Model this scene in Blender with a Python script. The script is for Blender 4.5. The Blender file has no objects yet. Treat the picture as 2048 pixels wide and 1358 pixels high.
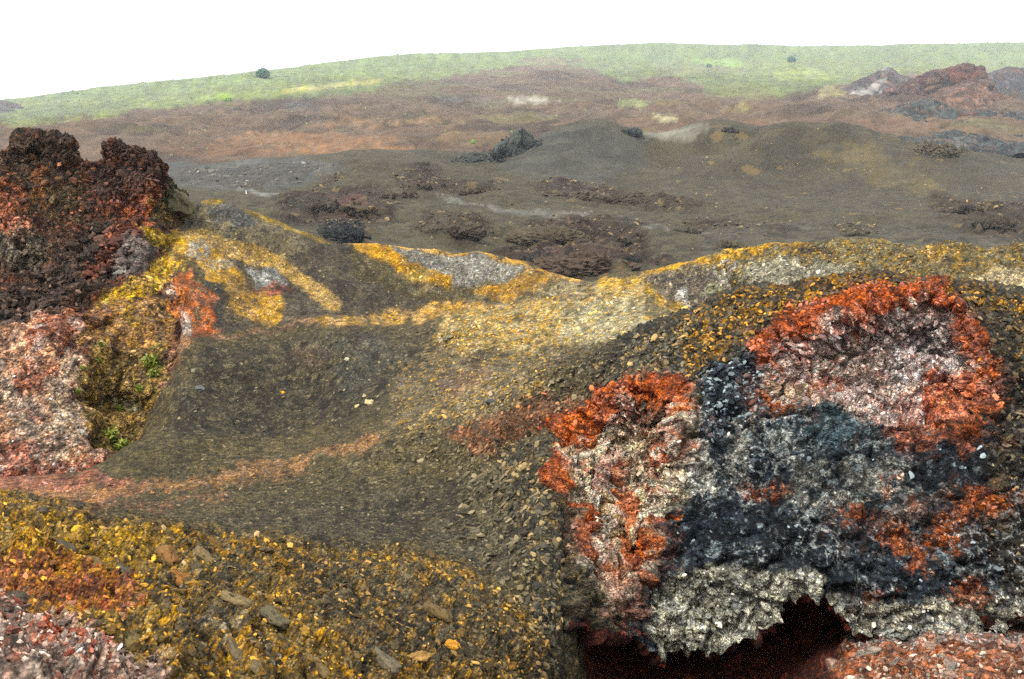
import bpy, math, random
import numpy as np

# ------------------------------------------------------------------ camera, sky, sun, exposure
sc = bpy.context.scene
FPX, CX, CY = 1700.0, 1024.0, 679.0            # focal length and centre in photograph pixels
PITCH = math.atan2(509.0, FPX)                 # eye level lies at row 170 of the photograph
CP, SP = math.cos(PITCH), math.sin(PITCH)
cam_d = bpy.data.cameras.new('camera'); cam = bpy.data.objects.new('camera', cam_d)
sc.collection.objects.link(cam)
cam_d.sensor_width = 36.0; cam_d.lens = FPX / 2048.0 * 36.0
cam_d.clip_start = 0.1; cam_d.clip_end = 20000
cam.rotation_euler = (math.pi / 2 - PITCH, 0, 0)
sc.camera = cam

SUN_EL, SUN_AZ = math.radians(60), math.radians(-130)    # sun behind the camera, to its left (azimuth from +Y, clockwise)
world = bpy.data.worlds.new('World'); sc.world = world; world.use_nodes = True
wn = world.node_tree.nodes; wl = world.node_tree.links
bg = wn['Background']
sky = wn.new('ShaderNodeTexSky'); sky.sky_type = 'NISHITA'; sky.sun_disc = False
sky.sun_elevation = SUN_EL; sky.sun_rotation = SUN_AZ
sky.air_density = 1.0; sky.dust_density = 6.0; sky.ozone_density = 1.0
hs = wn.new('ShaderNodeHueSaturation'); hs.inputs['Saturation'].default_value = 0.12
mixw = wn.new('ShaderNodeMix'); mixw.data_type = 'RGBA'; mixw.inputs[0].default_value = 0.72
mixw.inputs[7].default_value = (7.6, 7.7, 7.9, 1)      # the even white of a closed cloud deck
wl.new(sky.outputs[0], hs.inputs['Color']); wl.new(hs.outputs[0], mixw.inputs[6])
wl.new(mixw.outputs[2], bg.inputs['Color'])
bg.inputs['Strength'].default_value = 0.1

sun_d = bpy.data.lights.new('sun', 'SUN'); sun = bpy.data.objects.new('sun', sun_d)
sun_d.energy = 1.5; sun_d.angle = math.radians(12); sun_d.color = (1.0, 0.95, 0.87)
sun.rotation_euler = (math.pi / 2 - SUN_EL, 0, math.pi - SUN_AZ)
sc.collection.objects.link(sun)

sc.view_settings.view_transform = 'Standard'; sc.view_settings.look = 'None'
sc.view_settings.gamma = 1.0; sc.view_settings.use_curve_mapping = False
sc.view_settings.exposure = 1.68
sc.render.engine = 'CYCLES'
sc.cycles.use_denoising = False
sc.cycles.max_bounces = 4; sc.cycles.diffuse_bounces = 2; sc.cycles.volume_bounces = 0
sc.cycles.use_adaptive_sampling = False; sc.cycles.sample_clamp_indirect = 2.0

rng = np.random.default_rng(7)
random.seed(7)

# ------------------------------------------------------------------ picture <-> world
def tz(py):                                    # height / distance of the ray through row py
    v = CY - py
    return (v * CP - FPX * SP) / (FPX * CP + v * SP)
def ax(px, py):
    v = CY - py
    return (px - CX) / (FPX * CP + v * SP)
def at(px, py, Y):                             # the point at forward distance Y on the ray of a pixel
    return np.array([ax(px, py) * Y, Y, tz(py) * Y])
def row_of(t):
    return CY - FPX * (SP + t * CP) / (CP - t * SP)
def proj(P):
    d = P[..., 1] * CP - P[..., 2] * SP
    d = np.where(np.abs(d) < 1e-6, 1e-6, d)
    return CX + FPX * P[..., 0] / d, CY - FPX * (P[..., 1] * SP + P[..., 2] * CP) / d, d

# ------------------------------------------------------------------ noise
def _h(ix, iy, iz, seed):
    with np.errstate(over='ignore'):
        h = (ix.astype(np.uint32) * np.uint32(374761393) + iy.astype(np.uint32) * np.uint32(668265263)
             + iz.astype(np.uint32) * np.uint32(2147483647 & 1274126177) + np.uint32((seed * 97561 + 1013) & 0xffffffff))
        h = (h ^ (h >> np.uint32(13))) * np.uint32(1274126177)
        h = (h ^ (h >> np.uint32(16))) * np.uint32(2246822519)
        h = h ^ (h >> np.uint32(13))
    return h
def _u(h): return (h & np.uint32(0xffff)).astype(np.float32) / 65535.0
def _u2(h): return (h >> np.uint32(16)).astype(np.float32) / 65535.0

def vnoise(P, f, seed=0):                      # smooth value noise, about -1..1
    q = (P * f).astype(np.float32)
    i = np.floor(q).astype(np.int64); w = q - i; w = w * w * w * (w * (w * 6 - 15) + 10)
    out = 0
    for dx in (0, 1):
        for dy in (0, 1):
            for dz in (0, 1):
                r = _u(_h(i[:, 0] + dx, i[:, 1] + dy, i[:, 2] + dz, seed))
                wt = (w[:, 0] if dx else 1 - w[:, 0]) * (w[:, 1] if dy else 1 - w[:, 1]) * (w[:, 2] if dz else 1 - w[:, 2])
                out = out + r * wt
    return out * 2 - 1
def fbm(P, f, o=4, seed=0, gain=.5):
    s = 0; a = 1; n = 0
    for k in range(o):
        s = s + a * vnoise(P, f * 2.03 ** k, seed + k * 17); n += a; a *= gain
    return s / n * 1.6
def ridged(P, f, o=4, seed=0):
    s = 0; a = 1; n = 0
    for k in range(o):
        s = s + a * (1 - np.abs(vnoise(P, f * 2.1 ** k, seed + k * 13)) * 2); n += a; a *= .5
    return s / n
def worley(P, f, seed=0):                      # F1, F2, random number of the cell (two of them)
    q = (P * f).astype(np.float32); i = np.floor(q).astype(np.int64)
    n = len(q); f1 = np.full(n, 9, np.float32); f2 = f1.copy(); r1 = np.zeros(n, np.float32); r2 = r1.copy()
    for dx in (-1, 0, 1):
        for dy in (-1, 0, 1):
            for dz in (-1, 0, 1):
                cx, cy, cz = i[:, 0] + dx, i[:, 1] + dy, i[:, 2] + dz
                h = _h(cx, cy, cz, seed); h2 = _h(cx, cy, cz, seed + 71)
                d = (cx + _u(h) - q[:, 0]) ** 2 + (cy + _u2(h) - q[:, 1]) ** 2 + (cz + _u(h2) - q[:, 2]) ** 2
                nb = d < f1
                f2 = np.where(nb, f1, np.minimum(f2, d)); f1 = np.where(nb, d, f1)
                r1 = np.where(nb, _u2(h2), r1); r2 = np.where(nb, _u(h ^ h2), r2)
    return np.sqrt(f1), np.sqrt(f2), r1, r2
def sstep(a, b, x):
    t = np.clip((x - a) / (b - a), 0, 1); return t * t * (3 - 2 * t)
def lin(c):
    c = np.asarray(c, float) / 255.0
    return np.where(c < .04045, c / 12.92, ((c + .055) / 1.055) ** 2.4)
def rust(c):
    r, g, b = c
    return (r, g + .16 * max(0, r - 1.5 * g), b) if r > 1.5 * g else c
ALB = 0.78                                     # photograph tone -> base colour

# ------------------------------------------------------------------ masks in the photograph's pixels
def poly_d(px, py, poly):                      # signed distance, positive inside
    poly = np.asarray(poly, float); d = np.full(px.shape, 1e9); ins = np.zeros(px.shape, bool)
    for k in range(len(poly)):
        a, b = poly[k], poly[(k + 1) % len(poly)]; e = b - a
        t = np.clip(((px - a[0]) * e[0] + (py - a[1]) * e[1]) / (e @ e + 1e-9), 0, 1)
        d = np.minimum(d, (px - a[0] - t * e[0]) ** 2 + (py - a[1] - t * e[1]) ** 2)
        c = (a[1] > py) != (b[1] > py)
        with np.errstate(divide='ignore', invalid='ignore'):
            ins ^= c & (px < e[0] * (py - a[1]) / (e[1] if abs(e[1]) > 1e-9 else 1e-9) + a[0])
    return np.where(ins, 1, -1) * np.sqrt(d)
def line_d(px, py, pts):
    pts = np.asarray(pts, float); d = np.full(px.shape, 1e9)
    for k in range(len(pts) - 1):
        a, b = pts[k], pts[k + 1]; e = b - a
        t = np.clip(((px - a[0]) * e[0] + (py - a[1]) * e[1]) / (e @ e + 1e-9), 0, 1)
        d = np.minimum(d, (px - a[0] - t * e[0]) ** 2 + (py - a[1] - t * e[1]) ** 2)
    return np.sqrt(d)
def mask(px, py, g, soft):                     # g: ('p', polygon) ('l', line, width) ('e', x, y, rx, ry)
    if g[0] == 'p':
        pts = np.asarray(g[1], float); lo, hi = pts.min(0) - soft - 2, pts.max(0) + soft + 2
    elif g[0] == 'l':
        pts = np.asarray(g[1], float); lo, hi = pts.min(0) - g[2] - soft, pts.max(0) + g[2] + soft
    else:
        s = 1 + soft / min(g[3], g[4]); lo = np.array([g[1] - g[3] * s, g[2] - g[4] * s]); hi = np.array([g[1] + g[3] * s, g[2] + g[4] * s])
    m = np.zeros(px.shape, np.float32)
    b = (px > lo[0]) & (px < hi[0]) & (py > lo[1]) & (py < hi[1])
    if not b.any(): return m
    x, y = px[b], py[b]
    if g[0] == 'p': d = poly_d(x, y, g[1])
    elif g[0] == 'l': d = g[2] - line_d(x, y, g[1])
    else: d = (1 - np.hypot((x - g[1]) / g[3], (y - g[2]) / g[4])) * min(g[3], g[4])
    m[b] = sstep(-soft, soft, d)
    return m

class Paint:                                   # mineral colour and the colours of its pebbles
    def __init__(s, P, px, py, base, peb=(0.0, (90, 84, 70), (60, 56, 50)), warp=14, tone=.55):
        s.P = P; n = len(P); s.tone = tone
        q = np.stack([px, py, np.zeros(n)], 1)
        s.px = px + warp * fbm(q, 1 / 46., 4, 3); s.py = py + warp * .8 * fbm(q, 1 / 46., 4, 8)
        s.br = fbm(q, 1 / 30., 4, 21) + .7 * fbm(q, 1 / 7., 2, 27); s.b2 = fbm(q, 1 / 9., 3, 23); s.tv = fbm(q, 1 / 16., 4, 31); s.ds = np.clip(.5 + .8 * fbm(q, 1 / 11., 3, 37), 0, 1)
        s.c = np.tile(lin(base), (n, 1)); s.pp = np.full(n, peb[0]); s.p1 = np.tile(lin(peb[1]), (n, 1)); s.p2 = np.tile(lin(peb[2]), (n, 1))
    def add(s, g, col, op=1.0, soft=12, brk=.35, peb=None):
        m = mask(s.px, s.py, g, soft)
        b = m > 0
        if not b.any(): return s
        mm = m[b]; v = mm + (s.br[b] * .55 + s.b2[b] * .35) * brk * (1.25 - np.abs(2 * mm - 1)); mm = np.minimum(sstep(.12, .88, v), sstep(0, .12, mm)) * op
        k = mm[:, None]; cl = lin(rust(col))[None] * (1 + s.tone * s.tv[b])[:, None]; gy = cl.mean(1, keepdims=True); cl = cl + (gy - cl) * (.28 * s.ds[b])[:, None]
        s.c[b] = s.c[b] * (1 - k) + cl * k
        if peb:
            s.pp[b] = s.pp[b] * (1 - mm) + peb[0] * mm
            s.p1[b] = s.p1[b] * (1 - k) + lin(rust(peb[1])) * k; s.p2[b] = s.p2[b] * (1 - k) + lin(rust(peb[2])) * k
        return s
    def done(s, cells, depth, grain=.22, sp=None):
        c = s.c.copy(); P = s.P
        for (f, seed) in cells:
            size = FPX / (f * depth)                       # cell size in photograph pixels
            vis = sstep(4.0, 7.5, size) * (1 - sstep(26, 60, size))
            if sp is not None: vis = vis * sstep(1.2, 2.6, 1 / (f * sp))
            b = vis > .02
            if not b.any(): continue
            F1, F2, r1, r2 = worley(P[b], f, seed)
            c[b] *= (1 + (r2 - .5) * .8 * vis[b])[:, None]
            hit = (r1 < s.pp[b] * vis[b] * .8) & (F1 < .5)
            col = s.p1[b] + (s.p2[b] - s.p1[b]) * r2[:, None]
            c[b] = np.where(hit[:, None], c[b] * .15 + col * .85, c[b])
        q = np.stack([s.px, s.py, np.zeros(len(P))], 1)
        c *= (1 + grain * fbm(q, 1 / 90., 3, 5))[:, None]
        c *= (1 + grain * 1.1 * vnoise(P * (FPX / depth)[:, None], 1 / 5., 9))[:, None]
        g = c.mean(1, keepdims=True); c = g + (c - g) * 1.16         # the minerals are strongly coloured
        return np.clip(c * ALB, .004, .85)

# ------------------------------------------------------------------ objects
COL = sc.collection
def put(o, label=None, cat=None, group=None, kind=None, parent=None):
    COL.objects.link(o)
    if label: o['label'] = label
    if cat: o['category'] = cat
    if group: o['group'] = group
    if kind: o['kind'] = kind
    if parent is not None: o.parent = parent
    return o
def mesh(name, V, F, cols=None, smooth=True):
    V = np.asarray(V, np.float32); F = np.asarray(F, np.int32); me = bpy.data.meshes.new(name)
    k = F.shape[1]
    me.vertices.add(len(V)); me.vertices.foreach_set('co', V.ravel())
    me.loops.add(F.size); me.loops.foreach_set('vertex_index', F.ravel())
    me.polygons.add(len(F)); me.polygons.foreach_set('loop_start', np.arange(0, F.size, k, dtype=np.int32))
    me.polygons.foreach_set('loop_total', np.full(len(F), k, np.int32))
    me.polygons.foreach_set('use_smooth', np.full(len(F), smooth, bool))
    if cols is not None:
        a = me.attributes.new('mineral', 'FLOAT_COLOR', 'POINT')
        a.data.foreach_set('color', np.concatenate([cols, np.ones((len(cols), 1))], 1).astype(np.float32).ravel())
    me.update(calc_edges=True); me.validate()
    return me
def grid_faces(nr, nc):
    i = np.arange(nr * nc).reshape(nr, nc)
    return np.stack([i[:-1, :-1].ravel(), i[:-1, 1:].ravel(), i[1:, 1:].ravel(), i[1:, :-1].ravel()], 1)
def grid_normals(P):                           # P: nr, nc, 3
    du = np.gradient(P, axis=1); dv = np.gradient(P, axis=0)
    n = np.cross(du, dv); n /= np.linalg.norm(n, axis=2, keepdims=True) + 1e-12
    return n

def blur(N, k):
    for _ in range(k):
        N = (np.pad(N, ((1, 1), (0, 0), (0, 0)), 'edge')[:-2] + N * 2 + np.pad(N, ((1, 1), (0, 0), (0, 0)), 'edge')[2:]) / 4
        N = (np.pad(N, ((0, 0), (1, 1), (0, 0)), 'edge')[:, :-2] + N * 2 + np.pad(N, ((0, 0), (1, 1), (0, 0)), 'edge')[:, 2:]) / 4
    return N / (np.linalg.norm(N, axis=2, keepdims=True) + 1e-9)
def mat_mineral(name, scale, bump=.5, rough=.93, obj_color=False, detail=6, dist=.02, gravel=0):
    m = bpy.data.materials.new(name); m.use_nodes = True; N = m.node_tree.nodes; L = m.node_tree.links
    b = N['Principled BSDF']; b.inputs['Roughness'].default_value = rough
    b.inputs['Specular IOR Level'].default_value = .22
    tc = N.new('ShaderNodeTexCoord'); geo = N.new('ShaderNodeNewGeometry')
    src = tc.outputs['Object'] if obj_color else geo.outputs['Position']
    n1 = N.new('ShaderNodeTexNoise'); n1.inputs['Scale'].default_value = scale; n1.inputs['Detail'].default_value = detail
    n1.inputs['Roughness'].default_value = .68
    L.new(src, n1.inputs['Vector'])
    r = N.new('ShaderNodeMapRange'); r.inputs[1].default_value = .25; r.inputs[2].default_value = .75
    r.inputs[3].default_value = .45; r.inputs[4].default_value = 1.6
    L.new(n1.outputs['Fac'], r.inputs[0])
    mx = N.new('ShaderNodeVectorMath'); mx.operation = 'SCALE'
    if obj_color:
        oi = N.new('ShaderNodeObjectInfo'); L.new(oi.outputs['Color'], mx.inputs[0])
    else:
        at_ = N.new('ShaderNodeAttribute'); at_.attribute_name = 'mineral'; L.new(at_.outputs['Color'], mx.inputs[0])
    L.new(mx.outputs[0], b.inputs['Base Color'])
    fac = r.outputs[0]; hgt = n1.outputs['Fac']
    if gravel:                                   # loose chips: each voronoi cell its own tone, domed
        for gs in (gravel, gravel * 2.3):
            vo = N.new('ShaderNodeTexVoronoi'); vo.inputs['Scale'].default_value = gs; L.new(src, vo.inputs['Vector'])
            sx = N.new('ShaderNodeSeparateColor'); L.new(vo.outputs['Color'], sx.inputs[0])
            pw = N.new('ShaderNodeMapRange'); pw.inputs[3].default_value = .55; pw.inputs[4].default_value = 1.55; L.new(sx.outputs[0], pw.inputs[0])
            ed = N.new('ShaderNodeMapRange'); ed.inputs[1].default_value = .25; ed.inputs[2].default_value = .75; ed.inputs[3].default_value = 1.08; ed.inputs[4].default_value = .62; L.new(vo.outputs['Distance'], ed.inputs[0])
            m1 = N.new('ShaderNodeMath'); m1.operation = 'MULTIPLY'; L.new(fac, m1.inputs[0]); L.new(pw.outputs[0], m1.inputs[1])
            m2 = N.new('ShaderNodeMath'); m2.operation = 'MULTIPLY'; L.new(m1.outputs[0], m2.inputs[0]); L.new(ed.outputs[0], m2.inputs[1]); fac = m2.outputs[0]
            m3 = N.new('ShaderNodeMath'); m3.operation = 'SUBTRACT'; L.new(hgt, m3.inputs[0]); L.new(vo.outputs['Distance'], m3.inputs[1]); hgt = m3.outputs[0]
    L.new(fac, mx.inputs['Scale'])
    bp = N.new('ShaderNodeBump'); bp.inputs['Strength'].default_value = bump; bp.inputs['Distance'].default_value = dist
    L.new(hgt, bp.inputs['Height']); L.new(bp.outputs[0], b.inputs['Normal'])
    return m
M_near = mat_mineral('cinder_near', 60, 1.0, dist=.05, gravel=19)
M_crag = mat_mineral('spatter_crag', 18, 1.0, dist=.12, gravel=8)
M_mid = mat_mineral('ash_plain', 1.1, .7, dist=.6)
M_far = mat_mineral('far_lava', .10, .8, dist=6.0)
M_litter = mat_mineral('stone_chips', 90, .5, dist=.01)
M_stone = mat_mineral('stone', 2.2, .9, obj_color=True, dist=.35)

# thin plate spline over (azimuth, log distance) -> height / distance
class TPS:
    def __init__(s, vis, hid, ls=.5, reg=2e-5):
        A = []; T = []
        for (px, py, Y) in vis:
            A.append((ax(px, py), math.log(Y) * ls)); T.append(tz(py))
        for (px, Y, z) in hid:
            t = z / Y; A.append((ax(px, row_of(t)), math.log(Y) * ls)); T.append(t)
        s.A = np.array(A); s.ls = ls; n = len(A)
        K = s.k(((s.A[:, None] - s.A[None]) ** 2).sum(2)) + np.eye(n) * reg
        Q = np.c_[np.ones(n), s.A]; M = np.zeros((n + 3, n + 3)); M[:n, :n] = K; M[:n, n:] = Q; M[n:, :n] = Q.T
        s.w = np.linalg.solve(M, np.r_[np.array(T), 0, 0, 0])
    @staticmethod
    def k(r2): return .5 * r2 * np.log(r2 + 1e-12)
    def __call__(s, a, Y):
        q = np.stack([a.ravel(), np.log(Y.ravel()) * s.ls], 1); out = np.zeros(len(q)); n = len(s.A)
        for i in range(0, len(q), 60000):
            c = q[i:i + 60000]
            r2 = (c[:, 0:1] - s.A[:, 0]) ** 2 + (c[:, 1:2] - s.A[:, 1]) ** 2
            out[i:i + 60000] = s.k(r2) @ s.w[:n] + s.w[n] + c @ s.w[n + 1:]
        return out.reshape(a.shape)

def pchip(x, y, xq):
    x = np.asarray(x, float); y = np.asarray(y, float); h = np.diff(x); d = np.diff(y) / h
    m = np.zeros(len(x)); m[0], m[-1] = d[0], d[-1]
    for i in range(1, len(x) - 1):
        if d[i - 1] * d[i] > 0:
            w1, w2 = 2 * h[i] + h[i - 1], h[i] + 2 * h[i - 1]; m[i] = (w1 + w2) / (w1 / d[i - 1] + w2 / d[i])
    xq = np.clip(xq, x[0], x[-1]); i = np.clip(np.searchsorted(x, xq) - 1, 0, len(x) - 2)
    t = (xq - x[i]) / h[i]
    return ((2 * t ** 3 - 3 * t ** 2 + 1) * y[i] + (t ** 3 - 2 * t ** 2 + t) * h[i] * m[i]
            + (-2 * t ** 3 + 3 * t ** 2) * y[i + 1] + (t ** 3 - t ** 2) * h[i] * m[i + 1])
def loft(rows, xs, counts):
    """rows: lists of (px, py, Y) or ('z', [(px, Y, z)]) from top to bottom -> world points, one pchip-smoothed sheet"""
    R = []
    for r in rows:
        if r[0] == 'z':
            a = np.array(r[1], float); Y = pchip(a[:, 0], a[:, 1], xs); z = pchip(a[:, 0], a[:, 2], xs)
            X = ax(xs, row_of(z / Y)) * Y
        else:
            a = np.array(r, float); py = pchip(a[:, 0], a[:, 1], xs); Y = pchip(a[:, 0], a[:, 2], xs)
            z = tz(py) * Y; X = ax(xs, py) * Y
        R.append(np.stack([X, Y, z], 1))
    R = np.array(R); n = len(rows); v = []
    for k, c in enumerate(counts): v.append(k + np.arange(c) / c)
    v = np.concatenate(v + [[n - 1]])
    d = np.diff(R, axis=0); m = np.zeros_like(R); m[0], m[-1] = d[0], d[-1]
    same = d[:-1] * d[1:] > 0
    m[1:-1] = np.where(same, 2 * d[:-1] * d[1:] / np.where(same, d[:-1] + d[1:], 1), 0) * .6 + .4 * .5 * (d[:-1] + d[1:])
    i = np.clip(np.floor(v).astype(int), 0, n - 2); t = (v - i)[:, None, None]
    return ((2 * t ** 3 - 3 * t ** 2 + 1) * R[i] + (t ** 3 - 2 * t ** 2 + t) * m[i]
            + (-2 * t ** 3 + 3 * t ** 2) * R[i + 1] + (t ** 3 - t ** 2) * m[i + 1])

def relief(P, depth, specs, seed=0, sp=None):
    """sum of octaves; an octave fades out where its grain is finer than the picture shows. spec: kind, freq, amp, mask"""
    out = np.zeros(len(P))
    for j, (kind, f, amp, m) in enumerate(specs):
        size = FPX / (f * depth); w = sstep(3.0, 7.0, size) * amp * (m if m is not None else 1.0)
        if sp is not None: w = w * sstep(1.6, 3.6, 1 / (f * sp))
        b = w > 1e-6
        if not b.any(): continue
        p = P[b]
        if kind == 'n': h = vnoise(p, f, seed + j * 31)
        elif kind == 'f': h = fbm(p, f, 3, seed + j * 31)
        elif kind == 'r': h = ridged(p, f, 3, seed + j * 31)
        elif kind == 'c':                                 # cobbles
            F1, F2, r1, r2 = worley(p, f, seed + j * 31)
            h = np.sqrt(np.clip(1 - (F1 / (.35 + .35 * r1)) ** 2, 0, 1)) * (.25 + .75 * r2 ** 2)
        elif kind == 'k':                                 # blocks with cracks between
            F1, F2, r1, r2 = worley(p, f, seed + j * 31)
            h = sstep(0, .22, F2 - F1) * (.5 + .8 * r1) - .6
        out[b] += h * w[b]
    return out

# ================================================================== the near ground: slopes, bowl, saddle, back pit, rear ridge
NV = [(-300,1358,2.6),(0,1358,3.0),(300,1358,3.6),(600,1358,4.4),(900,1358,5.6),(1080,1358,6.9),
      (-400,1750,1.7),(0,1750,2.0),(600,1750,2.9),(1100,1750,4.6),(1600,1750,5.2),(2300,1750,5.0),
      (-300,1010,7.2),(0,1005,7.2),(100,1028,7.0),(250,1048,7.2),(-300,1180,4.4),(0,1180,4.6),(300,1200,5.0),(600,1230,6.0),(900,1230,7.2),(1040,1220,8.0),
      (300,1085,7.0),(600,1110,8.3),(800,1100,9.0),(1000,1100,9.5),
      (450,1050,9.2),(600,1030,10.3),(750,1000,12.2),(950,980,12.1),(1060,1000,10.8),
      (-300,990,13.0),(0,985,13.5),(100,978,14),(250,962,14.5),(450,940,15),(650,900,16),(800,850,16),(950,800,15.5),(1100,752,14.6),
      (300,1010,12.0),(900,900,14.1),(1040,850,13.3),
      (1095,900,11.5),(1112,1000,10.4),(1135,1100,9.5),(1142,1180,8.9),(1130,1260,8.3),(1095,1335,7.6),
      (330,858,18),(265,890,17.4),(200,930,16.5),(100,952,15.6),(0,958,15.2),(-300,970,15),
      (450,800,20.3),(600,780,21.4),(750,740,21.6),(870,780,18.6),(900,740,20.2),(500,720,22),(650,680,23),(400,735,20.9),(360,800,19.2),
      (400,664,23.6),(520,655,25),(700,636,26),(870,625,27),(1000,605,27.5),(1150,580,27),(1250,565,26),
      (900,700,22),(1000,680,22),(1150,660,22),(1300,618,23),(1370,628,21),(1050,740,18.5),(1200,690,18.5),(1300,655,18.5),
      (425,396,34),(480,415,34),(550,440,34.5),(620,465,35),(700,485,35.6),(750,486,35.8),(800,490,36),(870,497,35.8),(950,505,35.5),(1000,513,35.1),(1090,540,33.6),(1050,525,34.5),(1130,553,32.5),(1200,560,29.5),
      (600,560,30),(500,560,28.5),(430,600,25.5),(400,540,27),(600,480,33.3),(450,450,31.5),(700,560,31.5),(760,560,33),(700,520,34.2),
      (910,582,32.9),(900,545,34.1),(1000,566,33.0),(1060,580,31),(340,470,29),(300,455,29.5),(360,440,32),(345,520,26.9),(350,600,24.9),(360,650,23.4),(345,700,22.3),
      (1300,543,27),(1350,530,26.7),(1400,518,26.5),(1450,505,26.3),(1525,493,26.1),(1600,485,26),(1675,478,25.7),(1750,474,25.5),(1900,478,25),(2048,493,24.5),(2300,520,24),
      (1460,594,24),(1460,545,25.4),(1350,600,24.4),(1600,575,23.6),(1750,540,23.5),(1900,540,23),(2048,590,21),(2048,540,23),(2300,600,20),
      (1800,1340,8.0),(1750,1310,8.5),(2048,1310,8.2),(1900,1295,8.6),(2300,1320,7.8),(1950,1358,7.4),(1720,1358,7.7)]
NH = [(1172,9.9,-6.5),(1180,9.2,-6.9),(1178,8.5,-7.0),(1160,10.8,-6.2),(800,38.5,-8.6),(950,38.5,-8.9),(650,38.5,-8.4),(500,38.0,-7.0),(1080,37,-9.2),(1600,29,-6.8),(1900,28,-6.6),(1400,29.5,-7.2),(0,10,-5.5),(-300,10,-5.4),(120,10.5,-5.7),
      (1215,11,-7.0),(1235,10,-7.4),(1245,9,-7.6),(1235,8,-7.6),(1190,7,-7.3),(1400,9,-7.6),(1550,9,-7.5),(1400,11,-7.4),(1650,11,-7.2),(1500,7.5,-7.4),(1900,11,-7.0),(2200,11,-6.8),
      (1400,13,-6.6),(1700,13,-6.6),(2100,13,-6.4),(1550,17.5,-6.0),(1800,17.5,-5.7),(2100,17,-5.6),(1450,18.5,-5.7),
      (260,20,-9.0),(170,19,-9.2),(100,18.5,-9.2),(0,18.5,-9.2),(-300,18.5,-9.0),(0,24,-8.0),(200,24,-7.8),(330,23.5,-7.6),(0,28.5,-6),(250,29,-5.6),(-300,28,-5.8),
      (0,33,-4.6),(200,33,-4.6),(-300,33,-4.2),(870,30,-8.2),(760,29.5,-7.9),(1000,30,-7.9),(1130,29.5,-7.6),
      ] + [(x, 42, -13) for x in range(-300, 2400, 300)] + [(x, 62, -30) for x in range(-300, 2400, 450)]
near = TPS(NV, NH)
La = np.concatenate([np.linspace(-3.2, -.9, 26, endpoint=False), np.linspace(-.9, -.70, 24, endpoint=False), np.linspace(-.70, .70, 740, endpoint=False), np.linspace(.70, .9, 24, endpoint=False), np.linspace(.9, 3.2, 26)])
Ly = np.concatenate([np.linspace(math.log(.5), math.log(1.9), 14, endpoint=False), np.linspace(math.log(1.9), math.log(2.9), 26, endpoint=False), np.linspace(math.log(2.9), math.log(16), 370, endpoint=False),
                     np.linspace(math.log(16), math.log(37), 210, endpoint=False), np.linspace(math.log(37), math.log(62), 16)])
A2, Y2 = np.meshgrid(La, np.exp(Ly)); Yc = np.maximum(Y2, 1.9); T2 = near(np.clip(A2, -.85, .85), Yc) * Yc / Y2
G = np.stack([A2 * Y2, Y2, T2 * Y2], 2); gshape = G.shape[:2]
gn = grid_normals(G); gn *= np.where(gn[..., 2:] < 0, -1, 1)
P = G.reshape(-1, 3); nrm = gn.reshape(-1, 3)
px, py, dep = proj(P)
fore = mask(px, py, ('p', [(-9000,1000),(0,1006),(200,1048),(500,1085),(820,1112),(1000,1190),(1075,1290),(1085,30000),(-9000,30000)]), 60)
ridge_m = mask(px, py, ('p', [(1250,560),(1450,500),(1750,465),(2400,480),(2400,640),(1600,600),(1460,600),(1340,615)]), 12) * (Y2.ravel() > 18)
pit_m = mask(px, py, ('p', [(760,495),(950,502),(1060,528),(1000,562),(920,582),(860,565),(800,530)]), 10) * (Y2.ravel() > 30)
lip_m = mask(px, py, ('p', [(1000,930),(1150,880),(1180,1000),(1200,1358),(1000,1358),(960,1150)]), 40)
yel_m = mask(px, py, ('p', [(860,640),(1150,580),(1280,570),(1400,620),(1200,720),(1000,850),(850,800)]), 30)
sh_m = mask(px, py, ('p', [(820,900),(1000,760),(1400,620),(1400,760),(1100,900),(1000,1000)]), 40)
rub_m = mask(px, py, ('p', [(1650,1270),(2400,1250),(2400,30000),(1650,30000)]), 20) * (Y2.ravel() < 12)
# long ropy streaks of the foreground run down to the right
str_c = P.copy(); u = (P[:, 0] * .80 - P[:, 1] * .60); w_ = (P[:, 0] * .60 + P[:, 1] * .80)
S = np.stack([u * .34, w_ * 1.2, P[:, 2] * 1.0], 1)
NSP = np.repeat(np.gradient(np.exp(Ly)), gshape[1])
h = relief(P, dep, [('f', .25, .10, None), ('f', 1.1, .05, None), ('f', 4.0, .018, None), ('c', 8., .034, None), ('c', 15., .026, None), ('n', 30., .010, None), ('c', 30., .014, None),
                    ('f', 2.2, .05, ridge_m + pit_m), ('k', 3.0, .05, ridge_m), ('r', 2.0, .09, pit_m), ('k', 4.0, .06, pit_m), ('c', 4.5, .06, ridge_m * .9 + pit_m * .6),
                    ('c', 6.5, .075, lip_m * .8 + sh_m * .35 + yel_m * .2), ('c', 12., .035, lip_m + sh_m * .7 + yel_m * .6),
                    ('f', 3.0, .09, rub_m), ('c', 5, .10, rub_m), ('c', 11, .05, rub_m)], 11, NSP)
hs_ = relief(S, dep, [('r', 1.3, .12, fore), ('r', 3.2, .07, fore), ('k', 4.5, .08, fore), ('c', 7.0, .07, fore), ('k', 10.0, .04, fore), ('c', 16.0, .035, fore)], 77, NSP)
h += hs_
P = P + nrm * h[:, None]
# the dark slot under a slab of the rear ridge
slot = mask(px, py, ('p', [(1450,528),(1462,545),(1492,568),(1512,585),(1478,588),(1464,572)]), 3) * (Y2.ravel() > 18)
P[:, 2] -= slot * .55; P[:, 1] += slot * .25
hole = mask(px, py, ('p', [(885,672),(905,664),(918,672),(912,684),(890,686)]), 3) * (np.abs(Y2.ravel() - 22) < 4)
P[:, 2] -= hole * .2; P[:, 1] += hole * .12
hole2 = mask(px, py, ('e', 898, 577, 12, 3.5), 3) * (Y2.ravel() > 30); P[:, 2] -= hole2 * .18

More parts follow.
